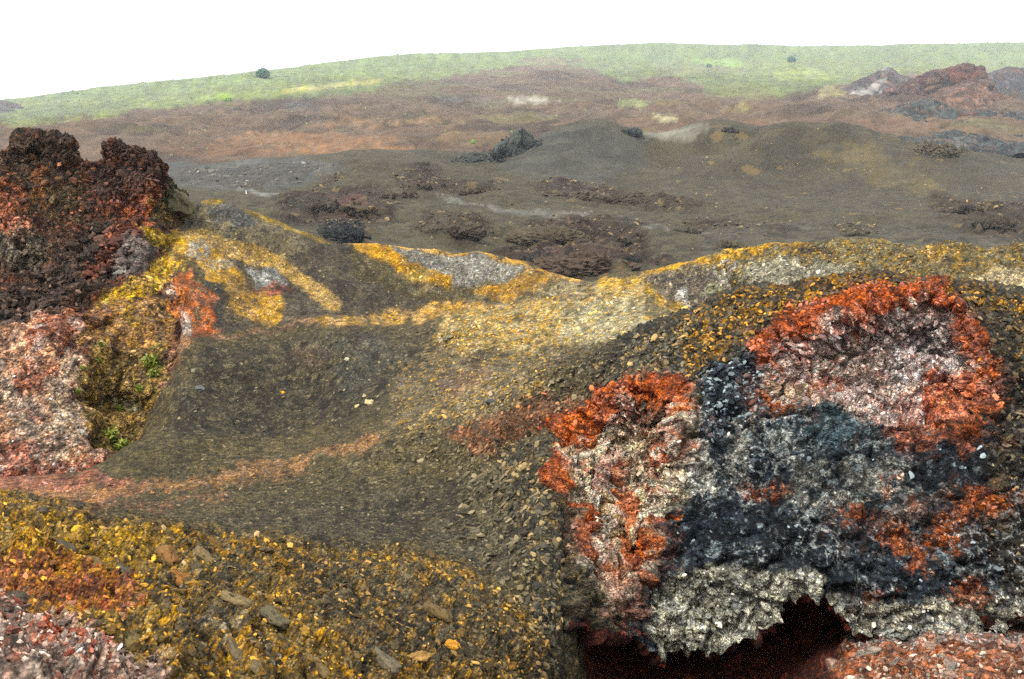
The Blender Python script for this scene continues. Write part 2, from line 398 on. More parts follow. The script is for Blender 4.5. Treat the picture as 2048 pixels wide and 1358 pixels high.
GRAVEL = (.30, (128, 116, 88), (48, 45, 38))
def paint_near(P, px, py, dep, Y, mound=False):
    p = Paint(P, px, py, (87, 77, 51), GRAVEL)
    p.add(('p', [(420,690),(720,665),(870,690),(830,760),(700,830),(520,870),(330,870),(380,720)]), (71, 64, 47), 1, 30)
    p.add(('p', [(620,690),(760,680),(800,720),(700,790)]), (92, 92, 80), .5, 40)
    p.add(('p', [(560,700),(660,690),(680,720),(600,740)]), (98, 76, 60), .4, 30)
    p.add(('p', [(400,1040),(800,960),(1090,940),(1130,1110),(1000,1180),(820,1100),(500,1080)]), (82, 74, 52), 1, 40)
    # the shoulder: warm gravel between the saddle and the mound
    p.add(('p', [(840,690),(1000,690),(1180,700),(1050,800),(900,860),(760,880),(800,780)]), (118, 104, 76), .85, 40, .5, (.35, (190,150,60), (110,104,88)))
    p.add(('p', [(860,760),(960,720),(1000,745),(900,810)]), (136, 104, 80), .7, 26)
    p.add(('p', [(900,870),(1090,790),(1130,820),(1110,860),(960,930)]), (112, 68, 48), .5, 26, .8, (.35, (190,80,40), (100,70,55)))
    p.add(('p', [(870,640),(1000,608),(1150,580),(1285,566),(1340,600),(1385,625),(1260,660),(1100,700),(950,705),(880,690)]), (158, 136, 80), 1, 16, .4, (.45, (214,158,36), (170,164,140)))
    p.add(('p', [(1130,610),(1270,600),(1370,635),(1240,680),(1120,680)]), (166, 158, 124), .8, 26, .6, (.45, (205,175,90), (150,148,135)))
    p.add(('l', [(410,668),(540,656),(660,640),(720,634)], 5), (140, 108, 80), .9, 6)
    p.add(('l', [(640,642),(760,632),(870,626),(1000,606),(1150,582),(1260,566)], 9), (200, 156, 76), .95, 7, .15)
    p.add(('l', [(1120,590),(1210,575),(1290,560)], 9), (196, 156, 52), .8, 8)
    # lower path
    p.add(('p', [(-9000,955),(0,955),(150,948),(300,962),(260,990),(140,1012),(0,1004),(-9000,1000)]), (150, 98, 76), .95, 12, .4, (.3, (190,130,90), (110,80,65)))
    p.add(('l', [(0,990),(160,990),(330,968),(480,950),(620,922),(760,885)], 12), (146, 108, 70), .8, 14, .5, (.3, (190,140,70), (120,100,80)))
    p.add(('l', [(110,1020),(300,1010),(450,985)], 10), (136, 92, 62), .6, 14, .6)
    # left hill
    p.add(('p', [(300,440),(430,395),(560,440),(690,485),(700,560),(860,610),(700,632),(420,655),(420,560)]), (86, 76, 60), 1, 10)
    p.add(('p', [(400,400),(560,440),(640,480),(560,520),(430,480),(380,450)]), (116, 104, 76), .9, 16, .5, (.4, (150,140,110), (70,66,58)))
    p.add(('l', [(405,400),(440,404),(520,430),(600,462),(690,486)], 6), (160, 132, 40), 1, 5, .1)
    p.add(('e', 455, 430, 40, 16), (92, 92, 88), .8, 10, .9, (.6, (140,142,140), (40,42,44)))
    p.add(('l', [(300,458),(360,478),(420,520),(450,560),(490,605),(540,620)], 24), (190, 146, 56), .98, 12, .25, (.4, (212,160,50), (160,130,80)))
    p.add(('l', [(385,470),(470,500),(560,535),(610,570),(665,612)], 16), (188, 154, 86), .98, 9, .2, (.4, (210,170,90), (160,130,80)))
    p.add(('e', 398, 505, 26, 17), (168, 162, 146), .9, 8); p.add(('e', 440, 528, 24, 12), (160, 150, 122), .8, 8)
    p.add(('p', [(490,535),(530,540),(580,570),(570,590),(520,580),(500,560)]), (156, 156, 148), .95, 9); p.add(('e', 545, 588, 34, 9), (160, 88, 72), .85, 7)
    p.add(('e', 470, 590, 60, 30), (120, 98, 62), .6, 24)
    p.add(('p', [(410,560),(440,565),(445,610),(430,650),(408,640)]), (66, 66, 60), .9, 8)
    p.add(('p', [(395,640),(440,650),(430,672),(395,672)]), (140, 88, 64), .8, 10)
    p.add(('p', [(330,540),(375,540),(428,590),(424,655),(395,675),(350,670)]), (190, 100, 54), .95, 7, .4)
    p.add(('e', 366, 652, 15, 26), (196, 178, 164), .9, 9, .6); p.add(('p', [(320,660),(350,668),(392,672),(370,712),(335,770),(318,740)]), (156, 114, 80), .9, 10, .5); p.add(('p', [(330,765),(370,705),(400,690),(392,760),(345,850)]), (104, 92, 62), .8, 12, .4)
    p.add(('p', [(270,450),(340,470),(385,480),(370,530),(330,560),(300,520)]), (180, 142, 40), .9, 9, .5)
    # back pit
    if not mound:
        far = Y > 29
        q = Paint(P, px, py, (90, 80, 62), GRAVEL)
        b = far & (px > 640) & (px < 1260) & (py < 640)
        p.add(('p', [(690,480),(960,498),(1080,525),(1200,556),(1200,600),(960,612),(860,600),(760,565)]), (112, 100, 70), 1, 6)
        p.add(('p', [(770,497),(940,508),(1050,535),(1010,560),(930,584),(880,572),(810,530)]), (146, 141, 126), 1, 8, .5, (.6, (176,172,160), (88,86,84)))
        p.add(('l', [(695,486),(800,491),(950,505),(1050,526),(1135,555),(1200,560)], 5), (210, 162, 74), 1, 3.5, .05)
        p.add(('l', [(715,494),(770,515),(830,545),(885,570)], 14), (196, 146, 26), 1, 8, .4, (.4, (224,164,20), (150,124,50)))
        p.add(('e', 850, 556, 26, 12), (168, 148, 84), .9, 8)
        p.add(('p', [(930,592),(1000,565),(1060,538),(1130,555),(1060,590),(980,606)]), (174, 132, 50), .95, 8, .5, (.4, (214,150,30), (140,120,80)))
        p.add(('p', [(1070,560),(1150,560),(1180,575),(1080,596)]), (142, 128, 92), .8, 10)
    # rear ridge
        m = (Y > 17.5) & (px > 1290) & (py < 640)
        p2 = Paint(P[m], px[m], py[m], (122, 114, 88), (.5, (186,150,70), (58,56,50)))
        p2.add(('p', [(1300,560),(1420,540),(1470,560),(1460,610),(1330,612)]), (100, 88, 80), .85, 14, .6, (.4, (150,142,120), (66,56,54)))
        p2.add(('p', [(1480,525),(1650,520),(1760,560),(1600,590),(1490,560)]), (156, 150, 126), .85, 18, .7, (.5, (190,184,160), (90,92,96)))
        p2.add(('e', 1445, 540, 22, 30), (172, 164, 146), .8, 10); p2.add(('e', 1600, 502, 60, 10), (92, 66, 62), .7, 8)
        p2.add(('e', 1425, 590, 26, 14), (150, 152, 112), .7, 8); p2.add(('e', 1365, 590, 10, 16), (190,186,178), .7, 5)
        p2.add(('p', [(1750,478),(2400,500),(2400,560),(1780,550)]), (116, 104, 70), .8, 16, .5, (.6, (186,146,66), (60,58,50)))
        p2.add(('e', 1880, 500, 34, 22), (176, 140, 62), .8, 12)
        p2.add(('p', [(1920,560),(2000,540),(2400,560),(2400,640),(2000,600)]), (182, 164, 122), .9, 16, .5, (.4, (210,200,180), (170,140,70)))
        p2.add(('l', [(1300,549),(1380,527),(1450,507),(1550,490),(1620,483)], 8), (200, 152, 46), 1, 5, .1)
        p2.add(('l', [(1270,575),(1320,596),(1385,622)], 9), (190, 150, 44), .8, 7, .5)
        p2.add(('p', [(1490,560),(1520,585),(1480,590)]), (88, 92, 90), .8, 5)
        p.c[m] = p2.c; p.pp[m] = p2.pp; p.p1[m] = p2.p1; p.p2[m] = p2.p2
    # foreground
    F = lambda *a, **k: p.add(*a, **k)
    F(('p', [(-9000,1000),(0,1006),(200,1046),(500,1085),(820,1112),(1000,1190),(1090,1290),(1090,30000),(-9000,30000)]), (128, 104, 54), .97, 50, .5, (.5, (222,166,52), (58,54,48)))
    F(('p', [(100,1050),(480,1090),(560,1200),(400,1240),(200,1150)]), (100, 90, 64), .85, 50, .8, (.45, (200,150,60), (50,49,48)))
    F(('p', [(560,1110),(960,1170),(1080,1358),(700,1358),(600,1250)]), (88, 79, 57), .95, 60, .6, (.4, (178,140,76), (50,48,44)))
    F(('e', 130, 1120, 220, 60), (166, 128, 40), .75, 40, .5, (.5, (224,176,40), (110,90,50)))
    F(('p', [(-9000,1120),(60,1130),(190,1150),(270,1210),(230,1260),(80,1220),(-9000,1200)]), (164, 82, 56), .75, 28, .9, (.5, (214,150,60), (140,56,46)))
    F(('p', [(-9000,1250),(30,1235),(130,1255),(210,1320),(310,1365),(350,30000),(-9000,30000)]), (166, 140, 124), .9, 26, .6, (.55, (220,208,194), (180,76,58)))
    F(('e', 85, 1325, 55, 28), (192, 84, 56), .9, 12, .8); F(('e', 205, 1330, 26, 22), (158, 54, 44), .8, 10, .8)
    F(('p', [(300,1240),(450,1260),(560,1330),(520,1358),(380,1330)]), (112, 104, 84), .8, 24, .8)
    F(('p', [(420,1330),(470,1310),(520,1358),(440,1358)]), (190, 140, 30), .7, 14, .8)
    # lip and cave foot
    F(('p', [(1000,900),(1110,880),(1150,1000),(1165,1200),(1120,1358),(1060,1358),(1060,1150)]), (74, 70, 56), .9, 26, .4, (.5, (150,128,86), (46,46,44)))
    return p
p = paint_near(P, px, py, dep, Y2.ravel())
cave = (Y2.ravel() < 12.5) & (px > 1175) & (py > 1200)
p3 = Paint(P[cave], px[cave], py[cave], (70, 32, 20), (.5, (130,68,46), (40,22,18)))  # cave floor: red rock colour darkened to deepen the cave's shade
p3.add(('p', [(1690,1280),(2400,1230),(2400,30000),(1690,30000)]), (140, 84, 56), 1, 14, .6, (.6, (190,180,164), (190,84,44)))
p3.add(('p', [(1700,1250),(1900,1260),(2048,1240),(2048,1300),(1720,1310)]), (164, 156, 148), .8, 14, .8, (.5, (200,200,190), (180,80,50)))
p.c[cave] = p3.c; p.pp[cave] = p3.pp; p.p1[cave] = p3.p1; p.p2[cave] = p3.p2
cols = p.done([(4.5, 5), (9., 11), (20., 13), (42., 17)], dep)
ground = put(bpy.data.objects.new('ground', mesh('ground', P, grid_faces(*gshape), cols, smooth=False)), kind='structure',
             label='cinder and ash ground with bowl, saddle path and pit')
ground.data.materials.append(M_near)
NEAR = dict(P=P, n=nrm, px=px, py=py, dep=dep, paint=p, shape=gshape)

# ================================================================== the spatter mound with its alcoves and cave
def interp_row(r, k): return [(a, b + k[0], c + k[1]) for a, b, c in r]
crest = [(940,835,15.5),(1080,753,14.6),(1180,712,14.3),(1280,674,14.1),(1390,630,13.9),(1470,596,13.6),(1590,574,13.3),(1724,554,12.9),(1861,561,12.7),(1946,573,12.5),(2048,597,12.2),(2140,630,11.8),(2400,720,11)]
rim = [(940,885,14.2),(1080,838,12.9),(1150,810,12.45),(1200,785,12.2),(1260,757,12.0),(1330,765,11.8),(1400,760,11.8),(1500,700,11.9),(1560,660,11.95),(1640,610,12.0),(1750,586,12.1),(1870,570,12.15),(1930,612,11.8),(1990,690,11.3),(2100,720,10.9),(2400,800,10)]
up = [(940,920,13.5),(1080,890,11.95),(1180,880,11.4),(1280,860,11.3),(1390,860,11.0),(1500,800,11.1),(1620,740,11.3),(1750,730,11.4),(1870,720,11.4),(1980,770,10.9),(2100,800,10.5),(2400,880,9.6)]
mid = [(940,1000,12.8),(1080,1000,10.75),(1125,1000,10.2),(1200,1000,10.2),(1280,1000,10.4),(1390,980,10.4),(1500,950,10.3),(1620,920,10.35),(1750,900,10.4),(1870,890,10.4),(1980,900,10.2),(2100,930,9.9),(2400,1000,9)]
low = [(940,1120,12),(1080,1130,9.7),(1140,1130,9.0),(1200,1130,9.15),(1280,1130,9.6),(1390,1110,9.7),(1500,1080,9.6),(1620,1050,9.65),(1750,1060,9.6),(1870,1060,9.6),(1980,1070,9.5),(2100,1090,9.2),(2400,1150,8.5)]
lip = [(940,1260,11.3),(1080,1268,8.7),(1140,1258,8.2),(1190,1258,8.5),(1250,1270,9.1),(1330,1310,9.25),(1400,1292,9.2),(1500,1268,9.15),(1540,1240,9.2),(1562,1192,9.3),(1640,1170,9.35),(1668,1205,9.25),(1705,1256,9.1),(1800,1280,9.0),(1900,1272,8.95),(2000,1262,8.9),(2120,1255,8.7),(2400,1290,8.1)]
zl = lambda r, dY, dz: ('z', [(a, c + dY, tz(b) * c + dz) for a, b, c in r])
notch = lambda x: math.exp(-((x - 1625) / 75.) ** 2)
under = ('z', [(a, c + .8, tz(b) * c + .25) for a, b, c in lip])
back = ('z', [(a, c + 2.2 - 1.3 * notch(a), tz(b) * c - .1 + .15 * notch(a)) for a, b, c in lip])
foot = ('z', [(a, c + 2.0 - 1.6 * notch(a), -7.6 + .9 * sstep(1650, 1800, a)) for a, b, c in lip])
rows = [zl(crest, 4.5, -3.5), zl(crest, 1.6, -.55), crest, rim, up, mid, low, lip, under, back, foot]
xs = np.concatenate([np.linspace(950, 1090, 40, endpoint=False), np.linspace(1090, 2075, 440, endpoint=False), np.linspace(2075, 2390, 50)])
G = loft(rows, xs, [8, 30, 60, 80, 75, 75, 85, 18, 20, 22]); gshape = G.shape[:2]
gn = grid_normals(G)
ctr = np.array([3.5, 13.5, -6.0]); s_ = np.sign(((G - ctr) * gn).sum(2).mean()); gn *= s_
P = G.reshape(-1, 3).copy(); nrm = gn.reshape(-1, 3)
px, py, dep = proj(P); vr = np.repeat(np.arange(gshape[0]), gshape[1])
n_c, n_r = 38, 98                               # grid rows of the crest and of the rim
face = sstep(92, 112, vr); inside = sstep(398, 412, vr)
AL1 = [(1108,862),(1150,822),(1200,800),(1260,772),(1330,778),(1385,800),(1388,860),(1360,905),(1385,960),(1350,1010),(1330,1060),(1310,1120),(1290,1180),(1200,1215),(1155,1150),(1150,1080),(1130,1000),(1105,930)]
AL2 = [(1522,705),(1548,668),(1600,640),(1650,625),(1750,602),(1868,580),(1915,618),(1945,665),(1985,730),(1988,790),(1960,840),(1900,870),(1840,860),(1760,850),(1700,810),(1640,800),(1560,800),(1530,760)]
q2 = np.stack([px, py, np.zeros(len(P))], 1)
wx = px + 12 * fbm(q2, 1 / 40., 3, 41); wy = py + 12 * fbm(q2, 1 / 40., 3, 43)
d1 = poly_d(wx, wy, AL1); d2 = poly_d(wx, wy, AL2); onf = (vr > 70) & (inside < .5)
rec = (sstep(0, 60, d1) * .42 + sstep(2, 10, d1) * .12) * onf + (sstep(0, 70, d2) * .42 + sstep(2, 10, d2) * .12) * onf
# lumps that hang inside the alcoves
al = np.clip(sstep(-6, 14, d1) + sstep(-6, 14, d2), 0, 1) * onf
rimb = (np.exp(-(d1 / 11.) ** 2) + np.exp(-(d2 / 11.) ** 2)) * onf * .02
ctr_hole = mask(wx, wy, ('p', [(1190,868),(1215,860),(1240,900),(1262,960),(1285,1020),(1300,1080),(1270,1060),(1240,1000),(1210,950)]), 12) * onf * .35
crk = mask(px + 5 * fbm(q2, 1/14., 2, 3), py + 5 * fbm(q2, 1/14., 2, 4), ('l', [(1165,1118),(1215,1085),(1262,1062)], 4), 4) * onf * .25
P = P - nrm * (rec - rimb + ctr_hole + crk)[:, None]
nrm = blur(s_ * grid_normals(P.reshape(*gshape, 3)), 5).reshape(-1, 3)
top = 1 - face
band = mask(px, py, ('p', [(1280,1150),(1560,1120),(1800,1170),(2400,1180),(2400,1310),(1280,1320)]), 20) * onf
Pl = P * np.array([1, 1, 1.9]); led = sstep(0, .5, np.abs(((P[:, 2] * 1.55 + .55 * fbm(P, .9, 3, 71)) % 1.0) - .5) * 2) * al * .10
h = led + relief(P, dep, [('f', .8, .10, None), ('f', 2.2, .09, .3 + face * .7), ('c', 4.0, .14, face * (.4 + .6 * band)), ('c', 7.0, .13, band), ('c', 12.0, .07, band), ('k', 1.7, .12, al), ('k', 3.4, .10, al), ('k', 2.4, .12, face * (1 - al)), ('f', 5.0, .05, None),
                    ('c', 8.5, .085, .45 + .55 * face), ('r', 6.0, .05, face), ('c', 16., .045, None), ('k', 11, .035, al), ('c', 30., .020, None), ('n', 55., .010, None),
                    ('c', 5.5, .05, top)], 301)
P = P + nrm * h[:, None]
# teeth of crust hanging along the cave lip
lipw = np.exp(-((vr - 404) / 9.) ** 2)
F1, F2, r1, r2 = worley(P * np.array([1, 1, .45]), 5.0, 9)
P[:, 2] -= lipw * (np.clip(.55 - F1, 0, 1) * .45 * r1)
p = Paint(P, px, py, (64, 62, 54), (.40, (124,112,86), (40,40,40)), warp=12)
# top gravel, as on the shoulder beside it
g0 = paint_near(P, px, py, dep, np.full(len(P), 12.), mound=True)
bl = sstep(1080, 1300, px) * 1.0
for k in ('c', 'p1', 'p2'):
    setattr(p, k, getattr(g0, k) * (1 - bl[:, None]) + getattr(p, k) * bl[:, None])
p.pp = g0.pp * (1 - bl) + p.pp * bl
A = p.add
A(('p', [(1330,650),(1480,590),(1724,545),(1861,555),(2060,595),(2060,640),(1900,600),(1870,565),(1640,600),(1530,660),(1450,730),(1380,760)]), (76, 68, 48), .9, 20, .5, (.5, (210,150,36), (58,56,50)))
A(('p', [(1200,740),(1330,650),(1400,640),(1360,720),(1250,760)]), (86, 80, 64), .8, 26, .5, (.35, (180,150,90), (60,60,56)))
fm = onf & (vr > 96)
def onface(g, col, op=1, soft=12, brk=.35, peb=None): A(g, col, op, soft, brk, peb)
onface(('p', [(1395,800),(1420,740),(1520,700),(1535,800),(1700,810),(1850,870),(1960,880),(2000,760),(2400,760),(2400,1330),(1140,1330),(1300,1150),(1340,1040),(1395,960)]), (38, 48, 57), .97, 28, .7, (.12, (150,164,166), (18,24,32)))
onface(('p', [(1960,600),(2060,620),(2400,700),(2400,1150),(2000,1180),(1960,1000),(1990,760)]), (58, 54, 44), .85, 30, .5, (.35, (130,104,60), (34,36,38)))
onface(('e', 1650, 855, 120, 60), (74, 96, 102), .75, 34, .6, (.35, (160,176,176), (40,56,64)))
onface(('e', 1480, 870, 60, 60), (40, 47, 55), .8, 26, .6)
for (x, y, rx, ry, o) in [(1400,955,52,36,1), (1370,900,40,30,.9), (1480,900,16,45,.9), (1570,890,34,20,.6), (1610,950,40,28,.55), (1740,960,60,40,.55), (1690,1010,40,26,.5), (1800,1040,50,40,.4), (1600,1010,20,16,.6), (1830,1000,50,26,.5), (1545,840,30,16,.6)]:
    onface(('e', x, y, rx, ry), (208, 206, 190), o * .8, 26, 1.3)
onface(('p', [(1295,1195),(1350,1150),(1440,1130),(1560,1140),(1640,1150),(1620,1190),(1560,1200),(1540,1260),(1420,1310),(1330,1330),(1290,1270)]), (212, 208, 182), .98, 18, .4, (.3, (226,226,212), (90,94,94)))
onface(('p', [(1650,1190),(1700,1180),(1760,1210),(1880,1200),(2048,1180),(2400,1190),(2400,1270),(1990,1275),(1720,1300),(1670,1230)]), (200, 192, 168), .95, 22, .5, (.3, (216,216,204), (90,94,94)))
for (x, y, rx, ry, o) in [(1890,1062,38,34,1), (1968,1005,46,22,.9), (1715,1032,30,18,.8), (1790,1082,34,26,.8), (1930,1185,34,26,.7), (1840,1120,20,24,.6), (1745,1185,22,10,.7), (1530,985,30,14,.6), (1775,970,18,14,.6), (1560,800,40,30,.8), (1830,1010,18,10,.5)]:
    onface(('e', x, y, rx, ry), (190, 88, 44), o, 24, 1.1, (.5, (214,110,40), (110,56,40)))
# alcove interiors
a1 = mask(p.px, p.py, ('p', AL1), 6); a2 = mask(p.px, p.py, ('p', AL2), 6)
A(('p', AL1), (204, 184, 146), .95, 14, .5, (.5, (222,216,196), (160,100,84)))
A(('p', AL2), (196, 172, 154), .95, 14, .5, (.5, (216,208,200), (160,96,84)))
for (x, y, rx, ry, c) in [(1200,905,40,46,(158,110,104)), (1290,830,80,26,(140,100,86)), (1250,1005,34,42,(146,116,74)), (1345,880,40,40,(176,104,84)), (1220,1095,60,26,(186,150,142)), (1250,1150,44,30,(120,88,72)), (1330,1000,40,50,(176,168,142)),
                          (1170,1130,30,36,(150,146,130)), (1200,1010,30,36,(170,162,140)), (1225,960,20,40,(128,110,70))]:
    A(('e', x, y, rx, ry), c, .75, 18, .7)
for (x, y, rx, ry, c) in [(1850,650,90,40,(140,122,120)), (1720,760,90,36,(178,150,140)), (1870,700,70,46,(182,170,168)), (1600,690,60,34,(120,92,84)), (1590,760,60,28,(166,150,118)), (1830,800,70,36,(164,112,100)), (1720,680,60,26,(116,94,90)),
                          (1660,750,46,20,(186,92,56)), (1680,690,40,18,(150,150,110)), (1780,830,60,24,(150,130,120))]:
    A(('e', x, y, rx, ry), c, .75, 18, .7)
RED = (.5, (210,96,40), (110,40,32))
A(('l', [(1112,880),(1130,845),(1165,825),(1200,800),(1250,772),(1310,778),(1370,795)], 17), (184, 78, 44), .92, 14, .8, RED)
A(('l', [(1190,830),(1240,806),(1310,800),(1370,820)], 12), (116, 62, 56), .8, 9, .6)
A(('e', 1140, 850, 28, 24), (206, 92, 36), .9, 10, .6); A(('e', 1362, 815, 22, 30), (200, 88, 40), .9, 10, .7)
A(('l', [(1108,905),(1110,950),(1130,985),(1150,1020)], 13), (184, 78, 40), .9, 9, .7, RED)
A(('l', [(1152,1000),(1156,1060),(1160,1110)], 12), (140, 52, 36), .85, 9, .6, RED)
A(('l', [(1245,900),(1262,950),(1285,1010),(1300,1070),(1285,1130)], 12), (176, 76, 32), .8, 9, .9, RED)
A(('e', 1290, 1085, 30, 40), (190, 84, 30), .85, 12, .9, RED); A(('e', 1325, 890, 40, 22), (198, 84, 44), .7, 14, 1.2); A(('e', 1340, 1050, 28, 16), (186, 80, 36), .7, 12, 1.1)
A(('l', [(1190,1150),(1240,1170),(1290,1160)], 14), (160, 82, 40), .7, 12, .9, RED)
A(('e', 1235, 1215, 50, 40), (150, 108, 90), .8, 16, .7); A(('e', 1235, 1270, 40, 20), (150, 74, 54), .8, 12, .7)
A(('l', [(1525,700),(1550,665),(1600,632),(1650,612),(1750,592),(1868,575),(1905,598)], 17), (200, 86, 52), .92, 14, .8, RED)
A(('l', [(1545,690),(1600,662),(1680,640),(1760,630)], 11), (150, 70, 62), .75, 9, .8)
A(('e', 1535, 705, 16, 26), (186, 80, 50), .9, 8, .6); A(('e', 1600, 735, 36, 20), (128, 66, 54), .6, 14, .9)
A(('l', [(1905,600),(1930,645),(1960,690),(1985,745)], 15), (172, 80, 58), .85, 15, .9, RED)
A(('p', [(1890,720),(1985,730),(1995,800),(1960,870),(1900,880),(1870,800)]), (180, 80, 50), .85, 28, 1.0, RED)
A(('p', [(1760,850),(1850,840),(1960,860),(1940,910),(1860,900),(1790,890)]), (170, 96, 76), .7, 18, .9, RED)
# thin rust stain spreading from the rims and the orange spots
for ln in ([(1112,880),(1130,845),(1200,800),(1310,778),(1370,795)], [(1108,905),(1130,985),(1160,1110)], [(1525,700),(1600,632),(1750,592),(1868,575),(1930,645),(1985,745),(1970,850)]): A(('l', ln, 34), (132, 74, 52), .30, 34, 1.2)
for (x, y, rx, ry) in [(1890,1062,80,60), (1968,1005,80,50), (1750,1050,90,50), (1560,800,80,50), (1330,890,80,60), (1290,1090,70,70), (1860,880,120,40)]: A(('e', x, y, rx, ry), (138, 82, 58), .30, 36, 1.4)
# cave inside: shade put into the dark red, light at the notch painted lighter
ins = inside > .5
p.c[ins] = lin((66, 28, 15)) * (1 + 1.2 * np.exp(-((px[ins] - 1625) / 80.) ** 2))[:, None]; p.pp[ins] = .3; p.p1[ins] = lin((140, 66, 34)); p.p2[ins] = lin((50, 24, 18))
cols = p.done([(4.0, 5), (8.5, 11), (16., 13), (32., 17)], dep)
cols[al > .4] *= 1.45; cols = np.clip(cols, 0, .85)  # alcove colour brightened to make up for the shade in the recesses
# black rock with frost-white crust: crust follows the thin edges
fl = (px > 1390) & (py > 800) & (~ins) & onf & (al < .3)
vein = 1 - np.abs(vnoise(P, 13., 4)) * 3.0; wv = sstep(.35, .9, vein) * sstep(-.05, .6, fbm(P, 1.6, 3, 6)) * fl
cols = cols * (1 - wv[:, None] * .85) + lin((208, 212, 208)) * ALB * wv[:, None] * .85
dk = fl * sstep(.05, .5, fbm(P, 3.0, 3, 16)) * .6
cols *= (1 - dk * .6)[:, None]
mound = put(bpy.data.objects.new('spatter_mound', None), 'dark spatter mound with two red-rimmed alcoves and a cave at its foot', 'rock mound')
mound.location = (3.5, 13.0, -7.4)
def child(o, par):
    o.parent = par; o.matrix_parent_inverse = par.matrix_basis.inverted() if par.matrix_basis else o.matrix_parent_inverse
    return o
from mathutils import Matrix
def adopt(o, par):
    o.parent = par; o.matrix_parent_inverse = Matrix.Translation(-par.location)
    return o
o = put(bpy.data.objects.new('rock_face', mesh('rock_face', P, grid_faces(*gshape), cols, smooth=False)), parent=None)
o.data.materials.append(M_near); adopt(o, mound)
MOUND = dict(P=P, n=nrm, px=px, py=py, dep=dep, paint=p, shape=gshape, vr=vr, ins=ins)

# ================================================================== the crag on the left
c0 = [(a, b + 10, c) for a, b, c in [(-420,335,30),(-150,322,29.5),(-5,314,29.5),(12,302,29.4),(28,264,29.5),(60,257,29.5),(90,262,29.5),(120,264,29.4),(143,262,29.4),(150,285,29.2),(158,304,29),(180,306,29),(199,302,29),(206,272,29.2),(225,270,29.3),(255,280,29.3),(285,281,29.3),(312,290,29.3),(330,312,29.6),(345,345,30.4),(365,372,31.8),(400,415,35),(440,470,36.5)]]
c1 = [(-420,350,29),(0,340,28.6),(150,345,28.4),(300,345,28.8),(345,372,29.8),(370,398,31.4),(400,440,34.5),(440,490,36)]
c2 = [(-420,430,27),(0,425,26.8),(150,425,26.8),(300,425,28.0),(350,445,30.4),(400,480,32.6),(440,510,34)]
c3 = [(-420,505,25),(0,505,25),(150,505,25.2),(280,505,25.9),(330,500,27.6),(390,520,29.9),(440,560,31)]
c4 = [(-420,580,23),(0,580,23),(150,580,23.4),(300,580,24.2),(345,568,25.6),(410,575,27.4),(440,610,29)]
c5 = [(-420,640,21.5),(0,645,21.6),(60,648,21.3),(120,620,21.6),(180,640,22),(300,650,22.7),(345,648,23.4),(390,642,25.0),(440,650,27)]
c6 = [(-420,720,20),(0,720,19.9),(100,715,20),(200,715,20.8),(300,715,21.4),(345,710,22.0),(395,700,23.6),(440,700,25.5)]
c7 = [(-420,800,18.9),(0,800,18.8),(100,800,18.9),(160,800,19.3),(250,800,20),(310,800,20.2),(345,790,20.6),(440,760,24)]
c8 = [(-420,880,17.7),(0,880,17.6),(100,880,17.7),(180,880,18),(250,880,19),(330,865,19.6),(440,860,23)]
c9 = [(-420,970,16.2),(0,960,16.3),(100,958,16.6),(180,955,17),(250,950,18.4),(330,940,19),(440,940,22)]
c10 = ('z', [(-420,15.4,-8.6),(0,15.5,-8.7),(100,15.7,-8.7),(180,16.3,-9.0),(250,17.8,-9.6),(440,20,-9.8)])
rows = [zl(c0, 7, -5.0), zl(c0, 1.4, -.5), c0, c1, c2, c3, c4, c5, c6, c7, c8, c9, c10]
xs = np.concatenate([np.linspace(-400, -30, 50, endpoint=False), np.linspace(-30, 438, 300)])
G = loft(rows, xs, [6, 12, 44, 44, 44, 44, 40, 44, 44, 44, 44, 10]); gshape = G.shape[:2]
gn = grid_normals(G); s_ = np.sign((gn[40:300, :, 1]).mean()); gn *= -s_
P = G.reshape(-1, 3).copy(); nrm = gn.reshape(-1, 3); px, py, dep = proj(P); vr = np.repeat(np.arange(gshape[0]), gshape[1])
q2 = np.stack([px, py, np.zeros(len(P))], 1); wx = px + 10 * fbm(q2, 1 / 36., 3, 61); wy = py + 10 * fbm(q2, 1 / 36., 3, 63)
PIT = [(150,800),(168,735),(205,690),(270,700),(318,740),(328,850),(300,905),(215,930),(182,890)]
dp = poly_d(wx, wy, PIT); rec = sstep(0, 60, dp) * .3 + sstep(0, 12, dp) * .1
for g, s, dd in [(('p', [(165,780),(230,760),(300,775),(320,800),(240,805),(180,800)]), 10, .5), (('e', 132, 690, 26, 26), 14, .4), (('p', [(165,865),(200,850),(205,910),(180,900)]), 8, .5),
                 (('e', 310, 845, 14, 20), 8, .8), (('p', [(160,640),(220,640),(230,660),(170,665)]), 8, .25), (('p', [(40,480),(90,500),(85,540),(20,530)]), 8, .3), (('e', 345, 545, 5, 5), 3, .5)]:
    rec = rec + mask(wx, wy, g, s) * dd
upper = mask(px, py, ('p', [(-500,200),(430,200),(400,420),(270,450),(260,540),(200,610),(60,650),(-500,660)]), 16)
lowf = 1 - upper; scree = mask(px, py, ('p', [(60,560),(200,430),(280,470),(230,580),(110,625),(50,650),(-20,660),(0,600)]), 14)
P = P - nrm * rec[:, None]
nrm = blur(-s_ * grid_normals(P.reshape(*gshape, 3)), 8).reshape(-1, 3)
h = .8 * relief(P, dep, [('f', .45, .14, None), ('k', .45, .22, upper), ('k', .8, .17, upper * .8 + .25), ('f', 1.3, .12, None), ('k', 2.0, .13, upper * .8 + .3), ('c', 2.4, .14, upper * .7 + scree * .6 + .1), ('r', 2.2, .12, lowf), ('r', 1.6, .10, upper), ('k', 4.2, .09, .08 + .92 * upper), ('r', .9, .16, lowf), 
                    ('c', 6.0, .07, .08 + .92 * upper), ('f', 5.0, .05, None), ('c', 10., .04, .3 + .7 * upper), ('n', 16., .025, None)], 501) - .16 * upper
